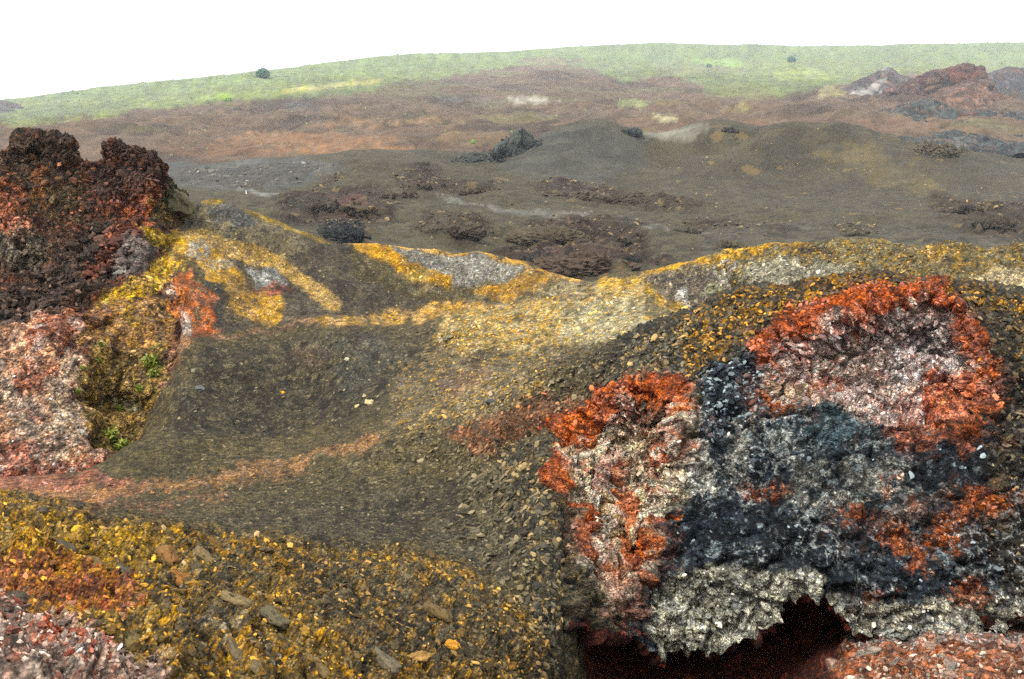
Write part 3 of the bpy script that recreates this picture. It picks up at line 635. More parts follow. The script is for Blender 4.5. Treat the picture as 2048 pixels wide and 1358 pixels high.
tuck = sstep(350, 425, px) * sstep(400, 470, py); P = P + nrm * (h * (1 - .75 * tuck) - .22 * tuck)[:, None]
p = Paint(P, px, py, (82, 60, 48), (.35, (140,86,58), (44,36,34)), warp=12); A = p.add
A(('p', [(0,250),(160,250),(160,420),(0,420)]), (78, 62, 46), .8, 30, .7, (.35, (140,92,62), (40,38,34)))
A(('p', [(180,260),(350,290),(350,380),(180,420)]), (80, 58, 50), .9, 26, .5, (.3, (130,84,64), (42,34,34)))
A(('e', 100, 400, 70, 40), (96, 80, 44), .6, 34, .8)
A(('l', [(0,385),(30,420),(20,450)], 26), (184, 96, 66), .7, 16, .8); A(('e', 20, 450, 36, 16), (190, 118, 92), .8, 12, .7)
A(('e', 75, 365, 16, 40), (160, 92, 40), .6, 14, .9); A(('e', 40, 500, 70, 40), (98, 92, 78), .7, 26, .7, (.4, (140,136,110), (60,58,54)))
A(('p', [(180,380),(330,390),(290,440),(200,420)]), (104, 56, 46), .7, 24, .8, (.5, (180,100,70), (60,36,34)))
A(('p', [(60,560),(200,430),(260,450),(240,560),(110,625),(50,650),(-20,660),(-400,660),(-400,560)]), (72, 57, 47), .9, 22, .5, (.35, (116,94,78), (38,33,30)))
A(('p', [(220,450),(270,440),(290,470),(230,520),(160,560)]), (124, 60, 44), .7, 18, .8, (.5, (190,100,70), (70,40,36)))
A(('p', [(225,500),(262,460),(300,500),(290,540),(250,560),(215,550)]), (118, 102, 94), .9, 12, .6, (.5, (166,162,150), (70,60,60)))
A(('p', [(340,360),(400,365),(405,395),(360,420),(325,400)]), (108, 104, 80), .9, 8, .7, (.5, (160,150,100), (50,54,56)))
A(('p', [(280,400),(420,400),(450,450),(360,450),(300,440)]), (104, 92, 64), .8, 12, .7, (.5, (160,130,60), (70,50,44)))
A(('l', [(290,400),(300,440),(280,460)], 14), (160, 82, 60), .7, 10, .9)
A(('p', [(270,450),(330,470),(385,480),(380,520),(340,560),(300,560),(330,510),(290,480)]), (176, 146, 40), .98, 10, .4, (.5, (224,180,36), (100,90,46)))
A(('p', [(350,500),(340,560),(300,590),(220,620),(160,640),(200,600),(280,560),(315,510)]), (208, 164, 54), .98, 12, .4, (.5, (234,200,70), (160,120,70)))
A(('p', [(150,640),(240,600),(330,600),(330,700),(320,740),(230,690),(170,700)]), (158, 120, 74), .98, 16, .5, (.4, (206,156,76), (96,74,52)))
A(('p', [(130,640),(200,610),(230,640),(160,670)]), (150, 100, 74), .7, 14, .7)
A(('l', [(262,600),(258,640),(270,650)], 9), (196, 156, 40), .8, 8, .9)
A(('p', [(340,555),(375,545),(425,590),(420,650),(395,672),(355,670),(330,620)]), (204, 118, 66), .98, 10, .4, (.4, (224,140,80), (150,80,54)))
A(('l', [(345,520),(342,560),(335,590)], 8), (206, 180, 160), .8, 6, 1.0); A(('e', 365, 655, 15, 32), (192, 174, 162), .9, 10, .8)
A(('p', [(330,690),(390,670),(370,710),(330,760),(320,720)]), (160, 112, 80), .9, 10, .6)
A(('p', [(320,740),(360,710),(400,690),(440,680),(440,820),(340,850),(335,820)]), (116, 102, 66), .95, 10, .4, (.4, (160,138,80), (70,66,52)))
A(('l', [(325,745),(335,790),(325,830),(340,850)], 7), (184, 128, 100), .8, 5, .8)
A(('p', [(-400,660),(40,650),(60,640),(140,615),(172,690),(165,760),(185,880),(210,935),(-400,970)]), (192, 144, 110), .98, 10, .4, (.15, (206,188,172), (160,104,86)))
A(('p', [(60,650),(95,635),(140,612),(165,660),(110,690),(60,700)]), (178, 104, 76), .9, 12, .6)
A(('e', 138, 690, 30, 26), (124, 72, 64), .8, 12, .7); A(('p', [(60,720),(110,730),(110,800),(30,800),(40,740)]), (160, 92, 70), .8, 16, .7)
for (x, y, rx, ry) in [(145,740,14,50), (110,790,30,30), (60,850,50,22), (140,850,30,40), (60,820,24,20), (100,900,60,20), (20,790,16,30)]:
    A(('e', x, y, rx, ry), (192, 178, 152), .6, 24, .4, (.08, (210,208,196), (140,126,112)))
for (x, y, rx, ry) in [(65,835,28,10), (60,905,40,12), (130,930,50,10), (10,920,40,20)]:
    A(('e', x, y, rx, ry), (162, 92, 78), .7, 10, .9)
A(('p', [(-400,920),(120,930),(210,935),(180,975),(-400,975)]), (160, 88, 68), .8, 12, .6)
A(('p', PIT), (154, 126, 70), .9, 12, .4, (.4, (180,150,90), (104,80,48))); A(('e', 240, 850, 60, 40), (124, 94, 54), .7, 24, .6)
A(('l', [(225,765),(260,775),(290,790)], 9), (140, 136, 104), .8, 6, .4)
for (x, y, rx, ry) in [(225,870,26,18), (250,895,26,14), (305,715,14,22), (255,845,18,10)]: A(('e', x, y, rx, ry), (128, 122, 36), .6, 12, 1.0)
cols = p.done([(1.6, 3), (3.2, 5), (6.5, 11), (12., 13)], dep)
crag = put(bpy.data.objects.new('lava_crag', None), 'rust-brown crag of welded spatter with two blunt tops, at the left edge', 'crag')
crag.location = (-10, 19, -8.5)
o = put(bpy.data.objects.new('rock_face', mesh('crag_face', P, grid_faces(*gshape), cols, smooth=False))); o.data.materials.append(M_crag); adopt(o, crag)
CRAG = dict(P=P, n=nrm, px=px, py=py, dep=dep, paint=p, shape=gshape, vr=vr)

# ================================================================== the ash plain in the valley and the dark cinder cone
MV = [(-300,345,380),(0,340,385),(300,336,395),(450,330,400),(600,322,395),(450,360,330),(560,372,305),(620,385,300),(680,345,318),(740,322,330),(800,345,318),(860,385,300),(740,380,290),
      (700,470,190),(600,430,220),(1000,480,200),(1200,540,165),(900,400,270),(870,325,360),(1000,320,375),(1100,330,350),(850,300,420),
      (1030,305,392),(1100,266,402),(1150,243,405),(1200,237,405),(1240,249,404),(1290,264,404),(1340,266,408),(1400,255,409),(1460,260,404),(1520,262,399),(1600,244,395),(1680,250,392),(1750,270,390),(1880,292,380),(1960,310,372),(2048,330,365),(2300,360,355),
      (1200,350,335),(1280,345,345),(1120,345,345),(1500,274,374),(1400,311,360),(1300,347,342),(1230,370,325),(1360,285,396),(1200,295,372),(1500,340,345),(1500,400,280),(1600,320,360),(1700,360,320),(1800,430,240),(1650,430,230),(1400,430,250),(1250,420,262),(1880,360,315),(2000,400,270),
      (1500,470,205),(1700,466,205),(1900,470,205),(2048,470,208),(2300,480,205),(1350,500,190),(0,470,190),(300,470,190),(-300,470,190),(1100,420,255),(1000,430,235),(1000,395,275)]
MH = [(1420,387,-31),(1330,372,-34),(1500,392,-27)] + [(x, 75, -34) for x in range(-300, 2400, 450)] + [(x, 120, -35) for x in range(-300, 2400, 450)] + [(1250,440,-34),(1600,440,-33),(1900,430,-34),(2200,430,-36),(900,470,-40),(450,450,-38),(0,450,-38),(-300,450,-38)] + [(x, 560, -46) for x in range(-300, 2400, 450)]
mid_t = TPS(MV, MH)
La = np.concatenate([np.linspace(-.9, -.66, 20, endpoint=False), np.linspace(-.66, .66, 540, endpoint=False), np.linspace(.66, .9, 20)])
Ly = np.concatenate([np.linspace(math.log(58), math.log(150), 16, endpoint=False), np.linspace(math.log(150), math.log(412), 210, endpoint=False), np.linspace(math.log(412), math.log(555), 14)])
A2, Y2 = np.meshgrid(La, np.exp(Ly)); T2 = mid_t(A2, Y2); G = np.stack([A2 * Y2, Y2, T2 * Y2], 2); gshape = G.shape[:2]
gn = grid_normals(G); gn *= np.where(gn[..., 2:] < 0, -1, 1); P = G.reshape(-1, 3); nrm = gn.reshape(-1, 3); px, py, dep = proj(P); Yf = Y2.ravel()
q2 = np.stack([px, py * 2.2, np.zeros(len(P))], 1); wx = px + 16 * fbm(q2, 1 / 60., 4, 71); wy = py + 7 * fbm(q2, 1 / 60., 4, 73)
LAVA = [([(540,405),(640,385),(760,380),(800,410),(760,450),(640,460),(560,440)], .9), ([(780,345),(870,335),(900,360),(1010,365),(990,385),(880,400),(800,385)], .9),
        ([(1050,365),(1110,358),(1230,375),(1340,395),(1420,405),(1380,415),(1240,405),(1120,400),(1060,388)], 1.0), ([(980,495),(1080,470),(1200,455),(1300,470),(1300,505),(1360,515),(1290,540),(1160,545),(1020,530)], 1.1),
        ([(860,430),(960,440),(1000,470),(900,480),(820,470)], .6), ([(1040,450),(1180,440),(1300,455),(1260,475),(1080,480)], .8), ([(1360,430),(1500,440),(1560,455),(1500,465),(1380,455)], .5), ([(1850,390),(1960,400),(2060,420),(2400,440),(2400,500),(2000,480),(1890,440)], .8),
        ([(640,455),(700,448),(730,465),(700,485),(640,480)], 1.2), ([(360,335),(560,328),(680,330),(600,360),(480,380),(370,370)], .5), ([(1840,285),(1920,290),(1930,310),(1870,312)], .7), ([(600,395),(680,340),(690,350),(640,395)], .5), ([(1650,455),(1750,448),(1770,465),(1690,470)], .4)]
lava = np.zeros(len(P))
for poly, a in LAVA: lava = np.maximum(lava, mask(wx, wy, ('p', poly), 9) * a)
cone = mask(px, py, ('p', [(1000,330),(1200,240),(2100,330),(2000,440),(1300,400)]), 20)
h = relief(P, dep, [('f', .02, 1.6, 1 - cone * .8), ('f', .06, 1.0, 1 - cone * .85), ('f', .2, .35, 1 - cone * .7), ('r', .035, 1.0, 1 - cone), ('f', .07, 1.6, lava), ('k', .14, 1.1, lava), ('c', .25, .9, lava), ('r', .3, .5, lava), ('c', .5, .4, lava + .03), ('c', .5, .25, cone * .6 + .1)], 811, np.repeat(np.gradient(np.exp(Ly)), gshape[1]))
P = P + nrm * h[:, None]
p = Paint(P, px, py, (82, 75, 55), (.07, (130,112,78), (60,54,44)), warp=8, tone=.10); A = p.add
A(('p', [(-300,300),(600,320),(700,340),(560,380),(-300,380)]), (88, 88, 80), .9, 14)
A(('p', [(360,332),(680,326),(640,345),(520,375),(370,370)]), (104, 104, 98), .8, 10, .8, (.5, (160,156,140), (60,64,66)))
A(('p', [(990,330),(1100,262),(1200,243),(1270,262),(1300,330),(1160,380)]), (82, 80, 68), .9, 18)
A(('p', [(1270,258),(1420,250),(1400,275),(1330,285),(1280,280)]), (150, 146, 128), .75, 14, .5)
A(('p', [(1330,320),(1600,250),(1900,290),(2100,340),(2050,430),(1700,430),(1300,390)]), (82, 74, 54), .9, 22, .3, (.08, (150,126,80), (70,62,46)))
A(('p', [(1620,300),(1760,290),(1850,350),(1950,420),(1830,390),(1680,340)]), (118, 102, 62), .6, 26, .6)
A(('p', [(1400,440),(2100,440),(2100,500),(1400,520)]), (86, 80, 66), .7, 20)
A(('l', [(880,398),(940,412),(1010,430),(1080,440),(1160,442)], 5), (126, 124, 110), .8, 5, .3); A(('l', [(1160,442),(1260,450),(1350,458),(1420,462)], 4), (116, 114, 102), .7, 4, .3)
A(('l', [(475,380),(500,386),(540,392),(560,390)], 4), (136, 136, 126), .9, 3, .2); A(('l', [(1500,440),(1620,455)], 4), (112, 110, 98), .5, 4)
L3 = lava[:, None] * .9
br = fbm(P, .05, 3, 33)[:, None] * .5 + .5
lc = lin((56, 49, 39)) * (1 - br) + lin((70, 53, 43)) * br
p.c = p.c * (1 - np.clip(L3, 0, 1)) + lc * np.clip(L3, 0, 1); p.pp = p.pp + lava * .25
A(('p', [(1090,490),(1260,480),(1290,520),(1200,545),(1060,530)]), (88, 66, 52), .7, 14, .8); A(('p', [(660,400),(730,395),(740,430),(670,435)]), (100, 66, 54), .7, 10, .8)
A(('e', 690, 466, 44, 13), (44, 46, 46), .9, 6, .5); A(('e', 1100, 513, 40, 10), (58, 60, 58), .7, 8, .6); A(('e', 1265, 510, 14, 10), (46, 48, 46), .8, 5, .6)
cols = p.done([(.12, 2), (.35, 3), (.8, 5), (1.7, 11)], dep, .06, np.repeat(np.gradient(np.exp(Ly)), gshape[1])) * .47
plain = put(bpy.data.objects.new('ash_plain', mesh('ash_plain', P, grid_faces(*gshape), cols, smooth=False)), kind='structure', label='dark ash plain with lava flows and a smooth cinder cone')
plain.data.materials.append(M_mid)
MIDP = dict(P=P, n=nrm, px=px, py=py, dep=dep, paint=p, shape=gshape)

# ================================================================== the far lava field and the green shield slope
FV = [(-300,320,440),(0,310,460),(300,325,440),(450,326,440),(600,318,440),(850,300,450),(1000,285,470),(1250,262,520),(1500,262,520),(1700,262,520),(2048,290,500),(2300,300,500),
      (-300,265,800),(0,262,820),(300,250,860),(500,250,800),(750,250,680),(1000,250,640),(1300,225,800),(1600,215,850),(2048,230,800),(2300,230,800),
      (-300,228,1500),(0,228,1500),(250,195,1500),(527,172,1300),(800,180,1300),(1000,160,1500),(1300,160,1500),(1600,165,1400),(1900,150,1700),(2300,150,1700),(1000,195,1050),(1300,190,1100),(700,210,950),
      (-300,222,2300),(0,202,2200),(150,182,2100),(300,166,2000),(440,154,1850),(527,148,1750),(640,138,1900),(720,122,2100),(800,110,2300),(870,107,2400),(1000,104,2600),(1150,93,2800),(1300,87,3000),(1500,90,3000),(1700,92,3000),(1900,88,3000),(2048,85,3000),(2300,85,3000),
      (1000,130,2100),(1300,120,2300),(1600,120,2300),(2000,115,2300)]
FH = [(x, 400, -44) for x in range(-300, 2400, 450)] + [(-300,3600,-220),(0,3600,-220),(300,3600,-150),(600,3600,-80),(900,3700,0),(1200,3800,60),(1600,3800,60),(2048,3800,60),(2300,3800,60)]
far_t = TPS(FV, FH)
La = np.concatenate([np.linspace(-.9, -.64, 20, endpoint=False), np.linspace(-.64, .64, 430, endpoint=False), np.linspace(.64, .9, 20)])
Ly = np.linspace(math.log(400), math.log(3700), 230)
A2, Y2 = np.meshgrid(La, np.exp(Ly)); T2 = far_t(A2, Y2); G = np.stack([A2 * Y2, Y2, T2 * Y2], 2); gshape = G.shape[:2]
P = G.reshape(-1, 3).copy(); px, py, dep = proj(P); Yf = Y2.ravel()
rough = 1 - sstep(900, 1700, Yf)
hum = fbm(P, 1 / 160., 3, 91); hum2 = ridged(P, 1 / 60., 3, 93); hum3 = fbm(P, 1 / 22., 3, 95)
P[:, 2] += (hum * 8.0 + (hum2 - .4) * 11.0) * (.3 + .7 * rough) * sstep(430, 620, Yf) + hum3 * 3.2 * rough
# hummocks and old cones out in the lava field
for (x, y, Y, rx, hh) in [(1100,120,1500,70,16), (1320,118,1650,110,15), (600,215,1050,44,7), (930,205,1000,40,7), (850,243,720,40,7), (740,160,1450,90,14), (1520,160,1250,50,12), (1560,120,1900,60,16), (1830,120,1700,60,14), (1390,190,1050,60,10), (930,180,1200,36,10), (1200,150,1350,60,12), (490,160,1500,40,8), (350,180,1600,60,8)]:
    a, b = ax(x, y) * Y, Y; w = rx / FPX * Y
    P[:, 2] += hh * np.exp(-(((P[:, 0] - a) / w) ** 2 + ((P[:, 1] - b) / (w * 1.6)) ** 2))
px, py, dep = proj(P)
p = Paint(P, px, py, (112, 93, 75), (.3, (132,112,84), (76,60,54)), warp=9, tone=.2); p.py = py + (p.py - py) * .5; A = p.add
pat = fbm(P, 1 / 90., 4, 301); p.c = p.c * (1 - .45 * sstep(.1, .6, pat))[:, None]; pat = sstep(.15, .6, fbm(P, 1 / 140., 4, 311))[:, None] * .55; p.c = p.c * (1 - pat) + lin((120, 118, 80)) * pat
A(('p', [(-600,60),(2700,60),(2700,165),(2048,150),(1900,140),(1700,165),(1560,190),(1500,170),(1420,175),(1330,150),(1250,165),(1150,130),(1050,130),(950,150),(800,160),(740,180),(620,195),(450,205),(330,215),(200,225),(90,240),(-600,262)]), (120, 130, 80), .95, 9, .5, (.2, (130,138,86), (96,106,70)))
A(('p', [(-600,60),(2700,60),(2700,130),(1900,118),(1300,118),(900,130),(700,150),(300,190),(-600,225)]), (118, 136, 84), .6, 10, .4)
A(('l', [(0,246),(120,240),(300,212),(420,198),(560,186),(640,175)], 6), (140, 152, 82), .7, 6, .8); A(('l', [(570,185),(650,172),(760,160)], 4), (176, 170, 100), .8, 4, .5)
A(('e', 455, 194, 20, 5), (138, 164, 66), .8, 4, .5)
for (x, y, rx, ry, c, o) in [(1060,200,46,7,(190,184,164),.8), (1255,208,34,7,(150,156,96),.8), (1330,235,24,9,(196,186,140),.8), (1600,150,60,14,(146,156,84),.7), (1480,180,70,14,(140,150,84),.6), (1380,140,90,10,(128,126,90),.6), (1660,185,30,10,(170,160,110),.7), (1480,212,30,8,(160,150,90),.6),
                             (1430,125,50,8,(140,168,90),.7), (1100,122,60,5,(118,104,84),.8), (700,245,80,10,(150,118,84),.6), (850,243,50,6,(166,132,94),.7), (610,280,180,14,(156,116,80),.6), (700,300,160,10,(166,122,84),.7), (450,300,120,14,(134,100,70),.6), (950,275,80,16,(140,116,84),.6), (1280,262,40,6,(160,164,96),.7), (600,215,34,9,(96,90,82),.7), (900,200,24,7,(100,98,90),.7), (980,205,40,10,(110,100,84),.6), (1180,230,90,12,(112,96,84),.5)]:
    A(('e', x, y, rx, ry), c, o, 6, .7)
A(('p', [(1150,255),(1500,240),(1900,230),(1900,262),(1150,275)]), (120, 92, 74), .6, 8, .7)
gr = mask(px, py, ('p', [(-600,60),(2700,60),(2700,150),(1700,160),(1300,140),(950,145),(740,170),(450,195),(-600,250)]), 12)
cols = p.done([(.03, 3), (.07, 5), (.16, 11)], dep, .08, np.repeat(np.gradient(np.exp(Ly)), gshape[1])) * (.56 + .16 * gr)[:, None]
gn = None
hill = put(bpy.data.objects.new('hillside', mesh('hillside', P, grid_faces(*gshape), cols)), kind='structure', label='wide brown lava field rising to a hazy green slope')
hill.data.materials.append(M_far)
FARP = dict(P=P, px=px, py=py, dep=dep, shape=gshape)

def cone_sheet(name, label, rows, x0, x1, nx, counts, base, adds, rel, cells=((.05, 3), (.12, 5), (.3, 11))):
    xs = np.linspace(x0, x1, nx); G = loft(rows, xs, counts); sh = G.shape[:2]
    gn = grid_normals(G); gn *= -np.sign(gn[2:, :, 1].mean()); P = G.reshape(-1, 3); n = gn.reshape(-1, 3); px, py, dep = proj(P)
    ed = sstep(x0, x0 + 12, px) * (1 - sstep(x1 - 12, x1, px))
    P = P + n * (relief(P, dep, rel, len(name) * 7) * ed)[:, None]
    p = Paint(P, px, py, base, (.25, (150,120,100), (60,54,52)), warp=6, tone=.25)
    for a in adds: p.add(*a)
    o = put(bpy.data.objects.new(name, mesh(name, P, grid_faces(*sh), p.done(list(cells), dep, .18) * .5)), kind='structure', label=label)
    o.data.materials.append(M_far); return o
def down(r, dY, z): return ('z', [(a, c + dY, z) for a, b, c in r])
# grey cone with a white streak, behind
b0 = [(1480,255,1150),(1560,238,1150),(1640,200,1150),(1700,170,1150),(1750,148,1150),(1775,138,1150),(1800,158,1150),(1850,166,1160),(1940,152,1160),(1995,140,1170),(2048,136,1180),(2300,150,1200)]
b1 = [(1480,262,1050),(1560,252,1050),(1640,232,1050),(1700,215,1050),(1775,205,1040),(1850,205,1040),(2040,215,1060),(2300,215,1080)]
b2 = [(1480,272,950),(1640,266,950),(1775,255,950),(2040,262,950),(2300,262,950)]
cone_sheet('cinder_cone', 'grey cinder cone with a white streak down its left flank', [down(b0, 160, -40), b0, b1, b2], 1485, 2290, 210, [6, 26, 22], (92, 84, 82),
           [(('l', [(1775,142),(1750,165),(1720,185),(1690,200),(1640,215)], 9), (170, 164, 156), .8, 7, .6), (('l', [(1765,175),(1740,195),(1700,225)], 7), (160, 166, 166), .7, 6, .8), (('p', [(1560,262),(1640,212),(1690,225),(1700,250),(1600,262)]), (160, 150, 124), .7, 10, .6), (('p', [(1960,160),(2300,140),(2300,240),(2000,220)]), (84, 82, 84), .8, 10)],
           [('f', .012, 6, None), ('r', .03, 3, None), ('f', .08, 1.2, None)])
# red cone with its open crater
r0 = [(1715,240,1000),(1735,224,1000),(1752,195,1005),(1775,178,1010),(1810,168,1015),(1860,150,1020),(1900,140,1020),(1935,132,1020),(1965,135,1015),(1978,160,1005),(1990,180,1000),(2020,196,1000),(2048,210,1000),(2120,240,1000)]
r1 = [(1715,246,975),(1735,238,965),(1775,222,985),(1810,214,990),(1860,196,990),(1900,180,992),(1950,168,990),(1975,168,985),(1995,190,975),(2048,215,975),(2120,246,975)]
r1b = [(1715,248,960),(1735,241,955),(1775,226,960),(1810,215,950),(1860,192,945),(1900,176,945),(1950,166,950),(1975,167,960),(1995,192,960),(2048,217,960),(2120,248,960)]
r2 = [(1715,258,900),(1775,245,890),(1860,225,880),(1950,215,880),(2048,240,890),(2120,258,900)]
r3 = [(1715,272,830),(1860,262,820),(2048,266,830),(2120,272,830)]
cone_sheet('red_cinder_cone', 'rust-red broken cinder cone with an open crater', [down(r0, 120, -40), r0, r1, r1b, r2, r3], 1718, 2115, 230, [6, 40, 6, 30, 20], (104, 80, 70),
           [(('p', [(1735,235),(1760,185),(1860,150),(1960,132),(1985,165),(1900,178),(1800,215)]), (100, 72, 64), .9, 7, .8), (('e', 1925, 150, 40, 16), (128, 82, 64), .8, 8, .8), (('l', [(1740,220),(1765,185),(1800,170)], 8), (96, 76, 70), .8, 6, .8), (('e', 1795, 200, 24, 10), (120, 80, 64), .7, 8, .8), (('p', [(1800,225),(1900,178),(1975,168),(2060,230),(1960,250),(1820,250)]), (120, 88, 68), .9, 10, .4), (('p', [(1970,150),(1990,160),(2060,215),(1990,190)]), (124, 88, 72), .8, 6, .6)],
           [('f', .02, 4, None), ('k', .05, 3.0, None), ('r', .06, 2.4, None), ('c', .12, 1.6, None)])
d0 = [(1600,262,620),(1680,246,620),(1760,226,620),(1800,212,620),(1850,202,620),(1890,212,620),(1930,228,620),(1980,226,625),(2048,232,625),(2300,230,630)]
d1 = [(1600,268,560),(1700,262,555),(1850,250,545),(1950,255,550),(2048,262,560),(2300,262,560)]
d2 = [(1600,290,470),(1850,300,455),(2048,310,455),(2300,310,460)]
cone_sheet('ash_mound', 'low dark grey ash mound in front of the red cone', [down(d0, 60, -44), d0, d1, d2], 1605, 2290, 220, [6, 34, 34], (80, 82, 78),
           [(('p', [(1880,235),(1940,212),(2300,205),(2300,262),(1930,262)]), (64, 70, 70), .9, 9, .6), (('p', [(1925,225),(1960,212),(1950,235),(1915,245)]), (126, 70, 52), .8, 5, .5), (('p', [(1840,285),(1900,262),(2300,270),(2300,330),(1900,310)]), (60, 64, 64), .9, 8, .6), (('e', 1920, 285, 24, 10), (120, 122, 116), .6, 8, .8)],
           [('f', .03, 1.6, None), ('f', .1, 1.0, None), ('k', .12, 1.4, None), ('c', .3, .7, None)], ((.12, 3), (.3, 5), (.7, 11)))
e0 = [(-600,196,1700),(-100,198,1700),(10,203,1700),(40,208,1700),(70,217,1700),(110,224,1700)]
cone_sheet('distant_cone', 'low bluish hill at the far left below the skyline', [down(e0, 100, -90), e0, [(-600,235,1500),(10,232,1500),(110,236,1500)]], -590, 108, 100, [6, 20], (92, 84, 78), [], [('f', .01, 3, None), ('f', .04, 1.2, None)])
e0 = [(-600,240,900),(-60,240,900),(15,242,900),(40,250,900),(60,262,900),(90,274,900)]
cone_sheet('dark_cone', 'dark blue-grey hill slope at the left edge behind the crag', [down(e0, 80, -60), e0, [(-600,300,700),(10,300,700),(90,310,700)]], -590, 88, 100, [6, 20], (70, 70, 74), [], [('f', .02, 2, None), ('f', .08, .8, None)])

# the air: thin pale haze from below the ground up to above the skyline
hz = bpy.data.materials.new('haze'); hz.use_nodes = True; hn = hz.node_tree.nodes; hn.remove(hn['Principled BSDF'])
pv = hn.new('ShaderNodeVolumePrincipled'); pv.inputs['Color'].default_value = (.80, .90, 1.0, 1); pv.inputs['Density'].default_value = 0.9e-4; pv.inputs['Anisotropy'].default_value = .1
hz.node_tree.links.new(pv.outputs[0], hn['Material Output'].inputs['Volume'])
bx = np.array([(x, y, z) for x in (-4500, 4500) for y in (-60, 4000) for z in (-235, 260)], float)
hme = mesh('haze', bx, [(0,1,3,2),(4,6,7,5),(0,4,5,1),(2,3,7,6),(0,2,6,4),(1,5,7,3)], smooth=False); hme.materials.append(hz)
put(bpy.data.objects.new('haze', hme), 'thin pale haze filling the valley air', kind='stuff')

# ================================================================== stones
import bmesh
from mathutils import Vector, Euler, Quaternion
def ico(sub):
    bm = bmesh.new(); bmesh.ops.create_icosphere(bm, subdivisions=sub, radius=1)
    V = np.array([v.co[:] for v in bm.verts]); F = np.array([[v.index for v in f.verts] for f in bm.faces]); bm.free(); return V, F
def rock_shape(sub, seed, rough=.35, cuts=5, ax3=(1, .78, .58)):
    V, F = ico(sub); r = np.random.default_rng(seed)
    V = V * (1 + rough * fbm(V + seed * 3.7, 1.1, 3, seed))[:, None]
    for _ in range(cuts):                                # broken faces
        n = r.normal(size=3); n /= np.linalg.norm(n); d = r.uniform(.4, .75); k = V @ n
        V = V - np.outer(np.clip(k - d, 0, None) * .85, n)
    if sub > 1: V = V * (1 + .20 * fbm(V + seed, 2.6, 3, seed + 5))[:, None]
    return V * np.array(ax3), F
R_S = [rock_shape(1, 100 + k, .35, 3) for k in range(8)]     # 20 triangles
R_M = [rock_shape(2, 200 + k) for k in range(8)]             # 80 triangles
R_L = [rock_shape(3, 300 + k, .5, 8) for k in range(12)]            # 320 triangles, shared by the single stones
ROCKS = []
for k, (V, F) in enumerate(R_L):
    me = mesh('stone', V, F, smooth=False); me.materials.append(M_stone); ROCKS.append(me)

def frame_of(n, ang, tilt):
    """columns: two tangents turned by ang, normal tilted at random"""
    n = n / np.linalg.norm(n); x = np.array([math.cos(ang), math.sin(ang), 0.]); x = x - n * (x @ n); x /= np.linalg.norm(x); y = np.cross(n, x)
    R = np.stack([x, y, n], 1)
    if tilt: 
        e = np.array(Euler((random.gauss(0, tilt), random.gauss(0, tilt), random.gauss(0, tilt))).to_matrix()); R = R @ e
    return R

def scatter(S, zones, parent, name, seed, n_single=300, wrap=None):
    """zones: (geometry, soft, count, smin, smax, power, pebble share, direction or None, flat). The largest become stones of their own, the rest one heap"""
    r = np.random.default_rng(seed); P, N, px, py, dep, pt = S['P'], S['n'], S['px'], S['py'], S['dep'], S['paint']
    picks = []
    for (g, soft, cnt, s0, s1, pw, share, ang, flat) in zones:
        m = mask(px, py, g, soft) * (np.abs(px - 1024) < 1120) * (py < 1400)
        if 'ok' in S: m = m * S['ok']
        # even over the picture: weight by the area that each vertex covers there
        idx = np.nonzero(m > .02)[0]
        if len(idx) == 0: continue
        w = m[idx] * S['w'][idx]; w = w / w.sum()
        for i in r.choice(idx, cnt, p=w):
            s = s0 * ((s1 / s0) ** (r.random() ** pw)); picks.append((s, i, share, ang, flat))
    picks.sort(key=lambda a: -a[0]); VS = []; FS = []; CS = []; off = 0
    for k, (s, i, share, ang, flat) in enumerate(picks):
        size = s * .5 * dep[i] / FPX
        a = (ang + r.normal(0, .35)) if ang is not None else r.uniform(0, 6.3)
        R = frame_of(N[i], a, .5); ax3 = np.array([1.15, .7 + .5 * r.random(), flat * (.7 + .7 * r.random())]) * size
        c = pt.c[i] * (.7 + .7 * r.random())
        if r.random() < share: c = pt.p1[i] + (pt.p2[i] - pt.p1[i]) * min(1, r.random() ** 1.3)
        c = np.clip(c * (.75 + .5 * r.random()) * ALB, .008, .8)
        pos = P[i] + N[i] * size * flat * .25
        if k < n_single:
            o = bpy.data.objects.new(name, ROCKS[r.integers(len(ROCKS))]); COL.objects.link(o)
            M = Matrix([[*(R[q] * ax3), pos[q]] for q in range(3)] + [[0, 0, 0, 1]])
            o.parent = parent; o.matrix_parent_inverse = Matrix.Translation(-parent.location); o.matrix_basis = M
            o.color = (*c, 1)
        else:
            V, F = (R_M if s > 11.5 else R_S)[r.integers(8)]
            VS.append((V * ax3) @ R.T + pos); FS.append(F + off); CS.append(np.repeat(c[None], len(V), 0)); off += len(V)
    if VS:
        C = np.concatenate(CS); Vv = np.concatenate(VS)
        o = bpy.data.objects.new('loose_' + name, mesh('loose_' + name, Vv, np.concatenate(FS), C, smooth=False)); COL.objects.link(o)
        o['kind'] = 'stuff'; o.data.materials.append(M_litter); adopt(o, parent)

